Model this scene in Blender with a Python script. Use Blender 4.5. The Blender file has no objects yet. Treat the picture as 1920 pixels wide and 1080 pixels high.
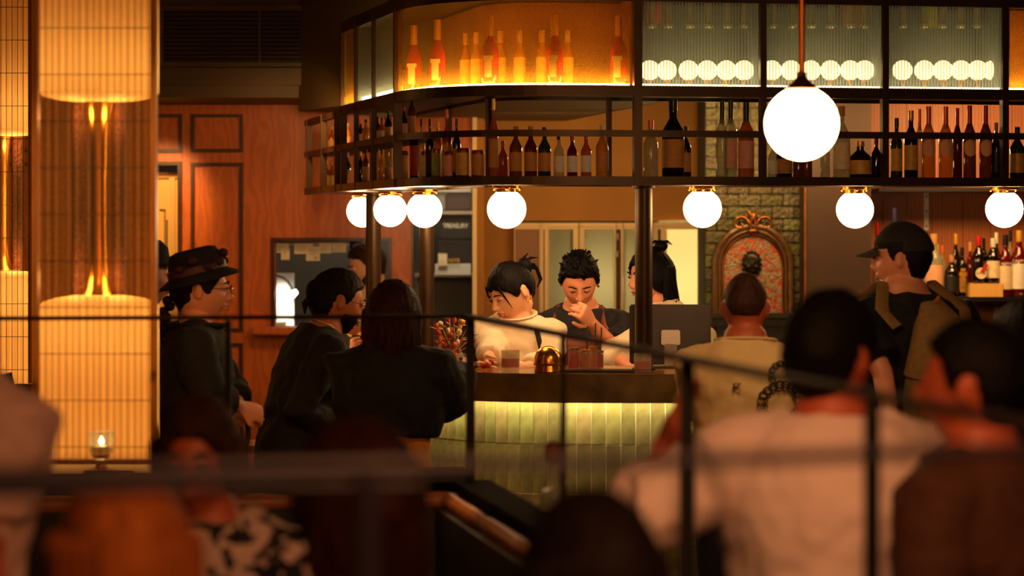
import bpy, bmesh, math, random
from mathutils import Vector as V, Matrix, Euler, noise
from mathutils.bvhtree import BVHTree
random.seed(7)
S = bpy.context.scene
C = S.collection
PI = math.pi
# ---------------------------------------------------------------- camera, world, exposure, large lights
F = 4533.0; HZ = 430.0; CZ = 1.71
cam_d = bpy.data.cameras.new('camera'); cam = bpy.data.objects.new('camera', cam_d); C.objects.link(cam)
cam.location = (0, 0, CZ); cam.rotation_euler = (PI / 2, 0, 0)
cam_d.sensor_width = 36; cam_d.lens = 85; cam_d.shift_y = -(540 - HZ) / 1920
cam_d.clip_start = 0.05; cam_d.clip_end = 60
cam_d.dof.use_dof = True; cam_d.dof.focus_distance = 9.9; cam_d.dof.aperture_fstop = 2.0
S.camera = cam
S.view_settings.view_transform = 'Standard'
try: S.view_settings.look = 'None'
except Exception: pass
S.view_settings.gamma = 1; S.view_settings.use_curve_mapping = False
S.view_settings.exposure = 0.0
W = bpy.data.worlds.new('dim_room_air'); S.world = W; W.use_nodes = True
W.node_tree.nodes['Background'].inputs[0].default_value = (1.0, 0.42, 0.16, 1)
W.node_tree.nodes['Background'].inputs[1].default_value = 0.006
try:
    S.cycles.sample_clamp_indirect = 3.0; S.cycles.max_bounces = 8; S.cycles.transparent_max_bounces = 24
    S.cycles.caustics_reflective = False; S.cycles.caustics_refractive = False
    S.cycles.use_denoising = True
except Exception: pass

def WP(px, py, d):
    return V(((px - 960) / F * d, d, CZ - (py - HZ) / F * d))

def lamp(name, kind, loc, energy, col, size=0.2, rot=None, target=None, spot=None, size_y=None, soft=None):
    l = bpy.data.lights.new(name, kind); o = bpy.data.objects.new(name, l); C.objects.link(o)
    o.location = loc; l.energy = energy; l.color = col
    if kind == 'AREA':
        l.size = size
        if size_y: l.shape = 'RECTANGLE'; l.size_y = size_y
    elif kind in ('POINT', 'SPOT'): l.shadow_soft_size = soft if soft is not None else size
    if spot: l.spot_size = math.radians(spot); l.spot_blend = 0.7
    if target is not None:
        o.rotation_euler = (V(target) - V(loc)).to_track_quat('-Z', 'Y').to_euler()
    elif rot: o.rotation_euler = rot
    return o
WARM = (1.0, 0.50, 0.20); AMB = (1.0, 0.40, 0.15)
# ceiling lamps of the dining area, above and behind the camera, then added fill spots
lamp('dining_ceiling_light', 'AREA', (0.5, 1.6, 2.75), 52, AMB, 1.0, target=(0.6, 5.0, 1.1))
lamp('dining_ceiling_light', 'AREA', (1.7, 3.4, 2.8), 4, AMB, 0.5, target=(1.2, 5.1, 1.2))
lamp('booth_spot_light', 'SPOT', (-0.25, 5.6, 2.85), 110, (1, .5, .2), 0.03, target=(-0.0, 6.75, .92), spot=13)
lamp('diner_fill_spot', 'SPOT', (0.15, 3.0, 2.85), 70, AMB, 0.08, target=(0.55, 5.0, 1.2), spot=34)  # unseen spot added to brighten the man in the white shirt
lamp('screen_fill_spot', 'SPOT', (-0.9, 5.2, 2.85), 80, (1, .46, .14), 0.05, target=(-1.16, 7.2, 1.7), spot=26)  # added fill that lifts the dark stile of the oak screen
lamp('entry_light', 'SPOT', (-1.78, 12.0, 2.28), 44, (1, .58, .2), 0.04, target=(-1.84, 12.75, 1.75), spot=50)  # no fitting here, added to brighten the pale door leaf
lamp('wall_wash_light', 'SPOT', (-0.95, 11.0, 2.28), 24, (1, .5, .16), 0.06, target=(-1.05, 12.6, 1.3), spot=110)
lamp('bar_fill', 'AREA', (0.25, 9.75, 1.87), 5.0, (1, .58, .27), 0.7, target=(0.25, 10.1, 1.1), size_y=.15)  # made-up fill under the gantry, lighting the bartenders' side
lamp('back_wall_light', 'AREA', (0.35, 12.0, 2.25), 3.2, (1, .55, .16), 0.8, target=(0.35, 13.0, 1.6), size_y=.3)
for q_ in (.95, 1.22, 1.5): lamp('shrine_light', 'POINT', (q_, 11.5, 2.2), 12, (1, .58, .22), 0.03)
lamp('niche_light', 'AREA', (2.3, 11.4, 2.3), 17, (1, .52, .18), 0.7, target=(2.3, 12.4, 1.6), size_y=.3)
lamp('kitchen_light', 'POINT', (-0.75, 13.7, 2.2), 11, (1, .86, .62), 0.15)
lamp('kitchen_light', 'POINT', (-1.15, 13.8, 2.2), 6, (1, .86, .60), 0.15)
lamp('kitchen_light', 'AREA', (-.4, 13.2, 2.25), 6, (1, .84, .58), 0.3, target=(-.4, 13.9, 1.5))
lamp('frosted_door_light', 'POINT', WP(1308, 530, 13.25), 75, (1, .83, .5), 0.05)
lamp('frosted_door_light', 'POINT', WP(1134, 530, 13.18), 3.2, (1, .82, .44), 0.05)

# ---------------------------------------------------------------- helpers
def srgb(c):
    return tuple(((x / 255) / 12.92 if x / 255 <= 0.04045 else ((x / 255 + 0.055) / 1.055) ** 2.4) for x in c)
MATS = {}
def mat(name, rgb=(128, 128, 128), rough=0.6, metal=0.0, var=0.15, scale=8.0, bump=0.0, alpha=None, emit=None, estr=1.0,
        stretch=(1, 1, 1), spec=0.5, coat=0.0, wave=None, rnd=0.0, detail=4.0):
    if name in MATS: return MATS[name]
    m = bpy.data.materials.new(name); m.use_nodes = True; nt = m.node_tree; N = nt.nodes; L = nt.links
    b = N['Principled BSDF']
    c = srgb(rgb)
    tc = N.new('ShaderNodeTexCoord'); mp = N.new('ShaderNodeMapping'); mp.inputs['Scale'].default_value = stretch
    L.new(tc.outputs['Object'], mp.inputs[0])
    if wave:
        nz = N.new('ShaderNodeTexWave'); nz.inputs['Scale'].default_value = scale; nz.inputs['Distortion'].default_value = wave
        nz.inputs['Detail'].default_value = detail; nz.inputs['Detail Scale'].default_value = 1.5
    else:
        nz = N.new('ShaderNodeTexNoise'); nz.inputs['Scale'].default_value = scale; nz.inputs['Detail'].default_value = detail
    L.new(mp.outputs[0], nz.inputs[0])
    r = N.new('ShaderNodeValToRGB')
    r.color_ramp.elements[0].color = tuple(max(0, x * (1 - var)) for x in c) + (1,)
    r.color_ramp.elements[1].color = tuple(min(1, x * (1 + var)) for x in c) + (1,)
    r.color_ramp.elements[0].position = 0.3; r.color_ramp.elements[1].position = 0.7
    L.new(nz.outputs['Fac'], r.inputs[0])
    out = r.outputs[0]
    if rnd:
        oi = N.new('ShaderNodeObjectInfo'); hs = N.new('ShaderNodeHueSaturation')
        mr = N.new('ShaderNodeMapRange'); mr.inputs['To Min'].default_value = 1 - rnd; mr.inputs['To Max'].default_value = 1 + rnd
        L.new(oi.outputs['Random'], mr.inputs[0]); L.new(mr.outputs[0], hs.inputs['Value']); L.new(out, hs.inputs['Color']); out = hs.outputs[0]
        m2 = N.new('ShaderNodeMath'); m2.operation = 'MULTIPLY'; m2.inputs[1].default_value = 7.31
        fr = N.new('ShaderNodeMath'); fr.operation = 'FRACT'; mr2 = N.new('ShaderNodeMapRange')
        mr2.inputs['To Min'].default_value = 0.5 - rnd * .12; mr2.inputs['To Max'].default_value = 0.5 + rnd * .12
        L.new(oi.outputs['Random'], m2.inputs[0]); L.new(m2.outputs[0], fr.inputs[0]); L.new(fr.outputs[0], mr2.inputs[0]); L.new(mr2.outputs[0], hs.inputs['Hue'])
    L.new(out, b.inputs['Base Color'])
    b.inputs['Roughness'].default_value = rough; b.inputs['Metallic'].default_value = metal
    b.inputs['Specular IOR Level'].default_value = spec; b.inputs['Coat Weight'].default_value = coat
    if bump:
        bp = N.new('ShaderNodeBump'); bp.inputs['Strength'].default_value = bump; bp.inputs['Distance'].default_value = 0.01
        L.new(nz.outputs['Fac'], bp.inputs['Height']); L.new(bp.outputs[0], b.inputs['Normal'])
    if emit:
        b.inputs['Emission Color'].default_value = tuple(emit) + (1,); b.inputs['Emission Strength'].default_value = estr
    if alpha is not None:   # thin clear stuff: light passes straight through, tinted
        t = N.new('ShaderNodeBsdfTransparent'); t.inputs[0].default_value = tuple(min(1, x ** .5) for x in c) + (1,)
        mx = N.new('ShaderNodeMixShader'); mx.inputs[0].default_value = alpha
        L.new(t.outputs[0], mx.inputs[1]); L.new(b.outputs[0], mx.inputs[2]); L.new(mx.outputs[0], N['Material Output'].inputs[0])
    MATS[name] = m
    return m

class MB:
    def __init__(s): s.v = []; s.f = []
    def add(s, vs, fs):
        n = len(s.v); s.v += [tuple(v) for v in vs]; s.f += [tuple(i + n for i in f) for f in fs]; return s
    def box(s, c, sz, rot=None, bev=0.0):
        c = V(c); hx, hy, hz = sz[0] / 2, sz[1] / 2, sz[2] / 2
        R = rot.to_matrix() if isinstance(rot, Euler) else (rot if rot is not None else Matrix.Identity(3))
        if bev <= 0:
            vs = [c + R @ V((x * hx, y * hy, z * hz)) for x in (-1, 1) for y in (-1, 1) for z in (-1, 1)]
            return s.add(vs, [(0, 1, 3, 2), (4, 6, 7, 5), (0, 4, 5, 1), (2, 3, 7, 6), (0, 2, 6, 4), (1, 5, 7, 3)])
        bm = bmesh.new(); bmesh.ops.create_cube(bm, size=1)
        for v in bm.verts: v.co = V((v.co.x * sz[0], v.co.y * sz[1], v.co.z * sz[2]))
        bmesh.ops.bevel(bm, geom=bm.edges[:], offset=bev, segments=2, affect='EDGES')
        bm.verts.index_update()
        vs = [c + R @ v.co for v in bm.verts]; fs = [tuple(v.index for v in f.verts) for f in bm.faces]; bm.free()
        return s.add(vs, fs)
    def bx(s, x0, x1, y0, y1, z0, z1, bev=0.0):
        return s.box(((x0 + x1) / 2, (y0 + y1) / 2, (z0 + z1) / 2), (abs(x1 - x0), abs(y1 - y0), abs(z1 - z0)), bev=bev)
    def loft(s, pts, rad, seg=12, side=None, close=True, round_ends=False):
        pts = [V(p) for p in pts]; rad = [(r, r) if not isinstance(r, (tuple, list)) else r for r in rad]
        if round_ends:
            a = (pts[0] - pts[1]).normalized(); b = (pts[-1] - pts[-2]).normalized()
            r0, r1 = rad[0], rad[-1]; m0 = min(r0); m1 = min(r1)
            P0 = [pts[0] + a * m0 * k for k in (.98, .8, .45)]; R0 = [(r0[0] * k, r0[1] * k) for k in (.2, .6, .9)]
            P1 = [pts[-1] + b * m1 * k for k in (.45, .8, .98)]; R1 = [(r1[0] * k, r1[1] * k) for k in (.9, .6, .2)]
            pts = P0 + pts + P1; rad = R0 + rad + R1
        n = len(pts); vs = []
        prev = V(side) if side is not None else None
        for i in range(n):
            t = (pts[min(i + 1, n - 1)] - pts[max(i - 1, 0)])
            t = t.normalized() if t.length > 1e-9 else V((0, 0, 1))
            if prev is None:
                prev = V((1, 0, 0)) if abs(t.x) < .8 else V((0, 1, 0))
            u = (prev - t * prev.dot(t))
            u = u.normalized() if u.length > 1e-6 else t.orthogonal().normalized()
            w = t.cross(u); prev = u
            for k in range(seg):
                a = 2 * PI * k / seg
                vs.append(pts[i] + u * math.cos(a) * rad[i][0] + w * math.sin(a) * rad[i][1])
        fs = [(i * seg + k, i * seg + (k + 1) % seg, (i + 1) * seg + (k + 1) % seg, (i + 1) * seg + k) for i in range(n - 1) for k in range(seg)]
        if close:
            fs.append(tuple(reversed(range(seg)))); fs.append(tuple((n - 1) * seg + k for k in range(seg)))
        return s.add(vs, fs)
    def cyl(s, p0, p1, r0, r1=None, seg=16): return s.loft([p0, p1], [r0, r0 if r1 is None else r1], seg)
    def ell(s, c, r, seg=20, rings=12, R=None):
        c = V(c); r = (r, r, r) if not isinstance(r, (tuple, list)) else r
        vs = []
        for i in range(rings + 1):
            th = PI * i / rings
            for k in range(seg):
                a = 2 * PI * k / seg
                p = V((r[0] * math.sin(th) * math.cos(a), r[1] * math.sin(th) * math.sin(a), r[2] * math.cos(th)))
                vs.append(c + (R @ p if R is not None else p))
        fs = []
        for i in range(rings):
            for k in range(seg):
                a, b, c2, d = i * seg + k, i * seg + (k + 1) % seg, (i + 1) * seg + (k + 1) % seg, (i + 1) * seg + k
                if i == 0: fs.append((a, d, c2))
                elif i == rings - 1: fs.append((a, d, b))
                else: fs.append((a, d, c2, b))
        return s.add(vs, fs)
    def lathe(s, prof, c=(0, 0, 0), seg=20, sx=1.0, sy=1.0, capped=True):
        c = V(c); vs = []; fs = []; n = len(prof)
        for r, z in prof:
            for k in range(seg):
                a = 2 * PI * k / seg
                vs.append(c + V((r * sx * math.cos(a), r * sy * math.sin(a), z)))
        for i in range(n - 1):
            for k in range(seg):
                fs.append((i * seg + k, i * seg + (k + 1) % seg, (i + 1) * seg + (k + 1) % seg, (i + 1) * seg + k))
        if capped and prof[0][0] > 1e-5: fs.append(tuple(reversed(range(seg))))
        if capped and prof[-1][0] > 1e-5: fs.append(tuple((n - 1) * seg + k for k in range(seg)))
        return s.add(vs, fs)
    def tf(s, M): s.v = [tuple(M @ V(v)) for v in s.v]; return s
    def mesh(s, name, m, smooth=True):
        me = bpy.data.meshes.new(name); me.from_pydata(s.v, [], s.f); me.validate()
        if smooth:
            me.polygons.foreach_set('use_smooth', [True] * len(me.polygons))
            try: me.set_sharp_from_angle(angle=math.radians(38))
            except Exception: pass
        for mm in (m if isinstance(m, (list, tuple)) else [m]): me.materials.append(mm)
        me.update(); return me
    def build(s, name, m, parent=None, smooth=True, loc=None, world=False):
        """link as ONE mesh object; with a parent the vertices are in the parent's local space unless world=True"""
        if world and parent is not None:
            Mi = parent.matrix_basis.inverted() if parent.parent is None else (parent.parent.matrix_basis @ parent.matrix_basis).inverted()
            s.tf(Mi)
        elif parent is None and loc is None and s.v:   # put the origin at the thing's base
            xs = [v[0] for v in s.v]; ys = [v[1] for v in s.v]; zs = [v[2] for v in s.v]
            loc = ((min(xs) + max(xs)) / 2, (min(ys) + max(ys)) / 2, min(zs))
            s.v = [(v[0] - loc[0], v[1] - loc[1], v[2] - loc[2]) for v in s.v]
        o = bpy.data.objects.new(name, s.mesh(name, m, smooth)); C.objects.link(o)
        if parent is not None: o.parent = parent
        if loc is not None: o.location = loc
        return o

def tag(o, label=None, cat=None, group=None, kind=None):
    if label: o['label'] = label
    if cat: o['category'] = cat
    if group: o['group'] = group
    if kind: o['kind'] = kind
    return o
def empty(name, loc=(0, 0, 0), rz=0.0, label=None, cat=None, group=None, kind=None):
    o = bpy.data.objects.new(name, None); C.objects.link(o); o.location = loc; o.rotation_euler = (0, 0, rz); o.empty_display_size = .05
    return tag(o, label, cat, group, kind)
KIDS = {}
def dup(root, loc, rz=None, label=None, group=None, scale=None):
    r = root.copy(); C.objects.link(r); r.location = loc
    if rz is not None: r.rotation_euler = (0, 0, rz)
    if scale: r.scale = (scale,) * 3
    if label: r['label'] = label
    if group: r['group'] = group
    for ch in list(root.children):
        c = ch.copy(); C.objects.link(c); c.parent = r
        for g in ch.children:
            d = g.copy(); C.objects.link(d); d.parent = c
    return r
ORD = 'first second third fourth fifth sixth seventh eighth ninth tenth eleventh twelfth thirteenth fourteenth fifteenth sixteenth seventeenth eighteenth nineteenth twentieth'.split()

# plan curves: gantry and counter
class Curve:
    def __init__(s, P, n=16):
        P = [V((p[0], p[1])) for p in P]; pts = []
        for i in range(len(P) - 1):
            p0 = P[max(i - 1, 0)]; p1 = P[i]; p2 = P[i + 1]; p3 = P[min(i + 2, len(P) - 1)]
            for k in range(n):
                t = k / n
                pts.append(0.5 * ((2 * p1) + (-p0 + p2) * t + (2 * p0 - 5 * p1 + 4 * p2 - p3) * t * t + (-p0 + 3 * p1 - 3 * p2 + p3) * t ** 3))
        pts.append(P[-1]); s.p = pts; s.l = [0.0]
        for a, b in zip(pts, pts[1:]): s.l.append(s.l[-1] + (b - a).length)
        s.L = s.l[-1]
    def at(s, t):
        t = min(max(t, 0), s.L - 1e-6); lo, hi = 0, len(s.l) - 1
        while hi - lo > 1:
            m = (lo + hi) // 2
            if s.l[m] <= t: lo = m
            else: hi = m
        k = (t - s.l[lo]) / max(1e-9, s.l[hi] - s.l[lo]); return s.p[lo].lerp(s.p[hi], k)
    def fr(s, t):
        e = .02; d = (s.at(min(t + e, s.L)) - s.at(max(t - e, 0))).normalized()
        return s.at(t), d, V((d.y, -d.x))        # point, tangent, inward or outward
    def off(s, t, o):   # o>0 = inwards, away from the guests
        p, d, n = s.fr(t); return p - n * o if s.sgn > 0 else p + n * o
    sgn = 1
    def px(s, x, o=0.0):
        lo, hi = 0.0, s.L       # curve runs from right (high px) to left
        for _ in range(40):
            m = (lo + hi) / 2; p = s.off(m, o)
            if 960 + p.x * F / p.y > x: lo = m
            else: hi = m
        return (lo + hi) / 2
    def ribbon(s, mb, t0, t1, o0, o1, z0, z1, step=.05):
        n = max(1, int(abs(t1 - t0) / step)); vs = []
        for i in range(n + 1):
            t = t0 + (t1 - t0) * i / n; a = s.off(t, o0); b = s.off(t, o1)
            vs += [V((a.x, a.y, z0)), V((b.x, b.y, z0)), V((b.x, b.y, z1)), V((a.x, a.y, z1))]
        fs = [(i * 4 + k, i * 4 + (k + 1) % 4, (i + 1) * 4 + (k + 1) % 4, (i + 1) * 4 + k) for i in range(n) for k in range(4)]
        fs += [(3, 2, 1, 0), (n * 4, n * 4 + 1, n * 4 + 2, n * 4 + 3)]
        mb.add(vs, fs); return mb
G = Curve([(2.7, 9.74), (1.97, 9.58), (1.22, 9.44), (0.47, 9.3), (0.25, 9.26), (0.05, 9.25), (-0.12, 9.29), (-0.28, 9.40), (-0.40, 9.56), (-0.47, 9.75), (-0.6, 10.22), (-0.77, 10.86), (-1.03, 12.0)])
B = Curve([(2.7, 9.93), (1.9, 9.6), (1.36, 9.37), (0.95, 9.22), (0.6, 9.18), (0.25, 9.19), (-.02, 9.24), (-.2, 9.34), (-.36, 9.52), (-.5, 9.8), (-.68, 10.28), (-.81, 10.76), (-1.05, 11.8)])
# the curve runs right -> left, tangent (-1,0) on the front; n=(d.y,-d.x)=(0,1) points away from the camera => inwards
Curve.sgn = -1
def heading(c, t):   # rotation about z that faces local -Y outward to the guests
    p, d, n = c.fr(t); return math.atan2(n.y, n.x) - PI / 2

# ---------------------------------------------------------------- materials
M_dark = mat('dark_bronze_metal', (66, 45, 24), .42, .6, .25, 6, .02)
M_blk = mat('black_metal', (14, 11, 9), .45, .3, .2, 10)
M_cap = mat('matt_black_paint', (13, 10, 8), .95, 0, .2, 10, spec=.05)
M_brass = mat('polished_brass', (230, 160, 60), .26, 1, .1, 12)
M_old = mat('aged_brass', (160, 100, 45), .35, 1, .3, 20)
M_wood = mat('orange_veneer_wood', (178, 86, 24), .4, 0, .11, 1.6, .02, stretch=(4.0, 4.0, 1.3), wave=16.0, detail=5.0)
M_wood2 = mat('niche_wood', (160, 88, 40), .45, 0, .2, 4, .03, stretch=(5, 5, .5), wave=4.0)
M_pale = mat('pale_ash_wood', (226, 176, 96), .45, 0, .2, 6, .03, stretch=(6, 6, .6), wave=3.0)
M_ochre = mat('ochre_plaster', (170, 118, 52), .8, 0, .08, 3, .05)
M_cream = mat('cream_gloss_trim', (235, 205, 150), .4, 0, .06, 6)
M_ceil = mat('dark_olive_paint', (74, 58, 34), .6, 0, .2, 3)
M_brown = mat('dark_brown_panel', (58, 36, 18), .5, 0, .15, 4)
M_floor = mat('dark_timber_floor', (60, 36, 20), .4, 0, .3, 5, .05, stretch=(1, 8, 1))
M_stone = mat('green_brown_marble', (112, 90, 46), .3, 0, .75, 7, .02, detail=8)
M_stonetop = mat('polished_counter_stone', (128, 88, 46), .16, 0, .4, 9, .01, detail=8)
M_tile = mat('celadon_glazed_tile', (178, 174, 120), .25, 0, .35, 16, .12, rnd=.30, coat=.0, detail=6)
M_grout = mat('pale_grout', (255, 250, 226), .9, 0, .1, 30)
M_gtile = mat('bottle_green_glazed_brick', (84, 78, 26), .2, 0, .4, 60, 1.0, rnd=.3, coat=0)
M_ggrout = mat('dark_olive_grout', (34, 30, 14), .8, 0, .2, 30)
M_white = mat('matt_white_paint', (210, 205, 190), .6, 0, .1, 8)
M_grey = mat('kitchen_grey_panel', (112, 106, 92), .5, 0, .12, 5)
M_kdark = mat('kitchen_dark_wall', (62, 56, 46), .6, 0, .15, 5)
M_steel = mat('brushed_steel', (150, 145, 135), .35, .9, .15, 30, stretch=(1, 1, 20))
M_paper = mat('order_paper', (226, 214, 186), .8, 0, .1, 20)
M_ink = mat('dark_ink', (30, 22, 18), .7)
M_leath = mat('tan_leather', (178, 106, 52), .4, 0, .2, 12, .1)
M_green = mat('dark_green_panel', (34, 28, 14), .5, 0, .2, 6)
M_rail = mat('blue_black_paint', (46, 40, 52), .4, .2, .15, 12)
M_globe = mat('opal_globe_glass', (255, 240, 220), .3, emit=(1, .60, .27), estr=30)
M_pend = mat('opal_pendant_glass', (255, 240, 220), .3, emit=(1, .60, .27), estr=30)
M_ledw = mat('led_strip_white', (255, 240, 220), .5, emit=(1, .76, .48), estr=13)
M_leda = mat('led_strip_amber', (255, 200, 120), .5, emit=(1, .70, .24), estr=75)
M_ledt = mat('led_strip_tile_wash', (255, 240, 200), .5, emit=(1, .77, .32), estr=32)
# ================================================================ STRUCTURE
def struct(name, mb, m, smooth=False):
    o = mb.build(name, m, None, smooth); o['kind'] = 'structure'; return o
def spart(name, mb, m, par, smooth=False): return mb.build(name, m, par, smooth, world=True)

struct('floor', MB().bx(-4.5, 4.5, -1, 16, -.1, 0), M_floor)
struct('ceiling', MB().bx(-4.5, 4.5, -1, 16, 3.0, 3.1), M_ceil)
struct('wall_right', MB().bx(4.4, 4.5, -1, 16, 0, 3.0), M_brown)
struct('wall_left', MB().bx(-4.5, -4.4, -1, 16, 0, 3.0), M_brown)
struct('wall_rear', MB().bx(-4.5, 4.5, 15.9, 16, 0, 3.0), M_kdark)

# --- wooden panel wall at d=12.6, built round its openings
D = 12.6
def X(px, d): return (px - 960) / F * d
def Z(py, d): return CZ - (py - HZ) / F * d
ws = empty('wall_wood', (X(530, D), D, 0), kind='structure')
mb = MB(); y0, y1 = D, D + .08
zt = 3.0
xs_l = X(-400, D); xr = X(776, D)
dl, dr = X(293 - 60, D), X(334, D)            # doorway with the lit pale door
pl, pr = X(515, D), X(728, D)                 # kitchen pass
mb.bx(xs_l, dl, y0, y1, 0, zt); mb.bx(dl, dr, y0, y1, Z(310, D), zt)
mb.bx(dr, pl, y0, y1, 0, zt); mb.bx(pl, pr, y0, y1, Z(452, D), zt); mb.bx(pl, pr, y0, y1, 0, Z(612, D)); mb.bx(pr, xr, y0, y1, 0, zt)
mb.bx(xr, X(889, D), y0, y1, Z(345, D) + .02, zt)
spart('veneer_sheet', mb, M_wood, ws)
M_line = mat('dark_stained_moulding', (58, 22, 10), .35, 0, .2, 10)
def wpanel(x0, x1, yt, yb, d=D):
    a, b, c, e = X(x0, d), X(x1, d), Z(yb, d), Z(yt, d)
    m = MB(); w = .019
    m.bx(a, a + w, d - .012, d, c, e); m.bx(b - w, b, d - .012, d, c, e); m.bx(a, b, d - .0121, d, e - w, e); m.bx(a, b, d - .0121, d, c, c + w)
    spart('panel_moulding', m, M_line, ws)
    m = MB().bx(a + .03, b - .03, d - .006, d + .001, c + .03, e - .03, bev=.004); spart('wall_panel', m, M_wood, ws)
wpanel(358, 456, 214, 286); wpanel(230, 342, 214, 286); wpanel(358, 456, 305, 622); wpanel(358, 456, 643, 1020)
wpanel(-40, 120, 214, 286); wpanel(-40, 120, 305, 622); wpanel(530, 740, 660, 1020)
# dark jamb of the doorway
m = MB(); m.bx(dr, dr + .02, D - .02, D + .08, 0, Z(310, D)); m.bx(dl, dr + .02, D - .02, D + .08, Z(310, D), Z(303, D)); spart('door_jamb', m, M_line, ws)
# pass frame
m = MB(); w = .018
m.bx(pl - w, pl, D - .015, D + .1, Z(612, D), Z(452, D)); m.bx(pr, pr + w, D - .015, D + .1, Z(612, D), Z(452, D)); m.bx(pl - w, pr + w, D - .016, D + .1, Z(452, D), Z(452, D) + w)
spart('pass_frame', m, M_line, ws)
m = MB().bx(X(478, D), X(735, D), D - .12, D + .1, Z(626, D), Z(612, D), bev=.006); spart('pass_sill', m, M_wood, ws)
# pale door leaf standing ajar behind the jamb
m = MB(); xx0, xx1 = dl + .01, dr - .02
dw = empty('door_1', ((xx0 + xx1) / 2, D + .16, 0), kind='structure')
zz = Z(322, D)
m.bx(xx0, xx1, D + .14, D + .19, 0, zz); spart('door_leaf', m, M_pale, dw)
m = MB(); m.bx(xx1 - .045, xx1 - .015, D + .12, D + .14, 0, zz); m.bx(xx0, xx1, D + .12, D + .139, zz - .03, zz); spart('door_stile', m, M_pale, dw)
m = MB(); a = X(303, D); m.bx(a - .004, a, D + .128, D + .14, 1.0, Z(392, D)); m.bx(a - .03, a, D + .128, D + .14, Z(392, D) - .004, Z(392, D))
m.bx(a + .006, a + .012, D + .128, D + .14, 1.0, Z(412, D)); spart('door_groove', m, M_line, dw)

# kitchen room behind
struct('wall_kitchen', MB().bx(-2.6, .05, 14.3, 14.4, 0, 3.0), M_kdark)
struct('wall_kitchen_side', MB().bx(-.19, -.1, D + .6, 14.3, 0, 3.0), M_grey)
# cream door trim at the right of the kitchen doorway, ochre wall beyond
t = MB(); t.bx(X(886, D), X(894, D), D - .02, D + .1, 0, 3.0); struct('trim_1', t, M_cream)
t = MB(); t.bx(X(613 + 163, D) - .012, X(776, D), D - .006, D + .1, 0, Z(345, D)); struct('trim_2', t, M_line)
DW = 13.0
o_l = X(894, D) + .0; o_r = X(1322, DW)
m = MB(); m.bx(X(890, D), X(966, DW), DW, DW + .08, 0, 3.0); m.bx(X(966, DW), o_r, DW, DW + .08, Z(414, DW), 3.0)
struct('wall_ochre', m, M_ochre)
struct('wall_return', MB().bx(X(889, D), X(889, D) + .05, D + .1, DW + .02, 0, 3.0), M_ochre)
struct('wall_store_back', MB().bx(X(930, 13.9), X(1360, 13.9), 13.9, 13.98, 0, 3.0), mat('store_room_paint', (90, 84, 56), .8, 0, .08, 3))
struct('wall_store_side', MB().bx(X(1322, DW) + .005, X(1322, DW) + .06, DW - .6, 13.9, 0, 3.0), mat('store_room_paint'))
struct('wall_light_block', MB().bx(X(1226, DW), X(1236, DW), DW + .02, 13.9, 0, 3.0), mat('store_room_paint'))  # unseen wall added to keep the right-hand lamp off the left panes
struct('wall_store_left', MB().bx(X(950, DW), X(950, DW) + .04, DW + .08, 13.9, 0, 3.0), mat('store_room_paint'))
# folding frosted doors
M_frost = bpy.data.materials.new('frosted_glass'); M_frost.use_nodes = True
nt = M_frost.node_tree; N = nt.nodes; L = nt.links; pb = N['Principled BSDF']; pb.inputs['Base Color'].default_value = (.16, .155, .09, 1); pb.inputs['Roughness'].default_value = .4
tl = N.new('ShaderNodeBsdfTranslucent'); tl.inputs[0].default_value = (.92, .86, .66, 1); mx = N.new('ShaderNodeMixShader'); mx.inputs[0].default_value = .7
nz = N.new('ShaderNodeTexNoise'); nz.inputs['Scale'].default_value = 300; bp = N.new('ShaderNodeBump'); bp.inputs['Strength'].default_value = .2; L.new(nz.outputs['Fac'], bp.inputs['Height']); L.new(bp.outputs[0], pb.inputs['Normal'])
L.new(pb.outputs[0], mx.inputs[1]); L.new(tl.outputs[0], mx.inputs[2]); L.new(mx.outputs[0], N['Material Output'].inputs[0])
M_ochglass = mat('amber_panel', (140, 92, 36), .35, 0, .1, 3)
def leaf(i, a, b, frame_l, frame_r, pm, zt=Z(418, DW), d=DW - .03, labels=None):
    o = empty('door_%d' % i, (X((a + b) / 2, DW), d, 0), kind='structure')
    x0, x1 = X(a, DW), X(b, DW)
    spart('frosted_pane', MB().bx(x0 + frame_l, x1 - frame_r, d - .004, d + .004, .12, zt - .03), pm, o)
    m = MB()
    if frame_l: m.bx(x0, x0 + frame_l, d - .018, d + .018, 0, zt); m.bx(x0 + frame_l * .35, x0 + frame_l * .65, d - .026, d - .017, 0, zt)
    if frame_r: m.bx(x1 - frame_r, x1, d - .018, d + .018, 0, zt)
    m.bx(x0, x1, d - .0179, d + .018, zt - .034, zt); m.bx(x0, x1, d - .026, d - .017, zt - .02, zt - .012); m.bx(x0, x1, d - .018, d + .018, 0, .12)
    spart('door_frame', m, M_cream, o)
leaf(2, 964, 1012, .006, 0, M_ochglass)
leaf(3, 1011, 1028, .022, .02, M_brown)
leaf(4, 1028, 1084, .004, .028, M_frost)
leaf(5, 1086, 1154, .026, .009, M_frost)
leaf(6, 1155, 1167, .0, .010, M_brown)
leaf(7, 1168, 1224, .004, .004, M_frost)
leaf(8, 1225, 1238, .022, 0, M_brown)
leaf(9, 1238, 1322, .032, .004, M_frost)
hg = MB()
for py in (438, 470): hg.cyl(WP(1158, py, DW - .06), WP(1158, py + 12, DW - .06), .008)
hg.build('hinge', M_steel, bpy.data.objects['door_6'], world=True)

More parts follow.
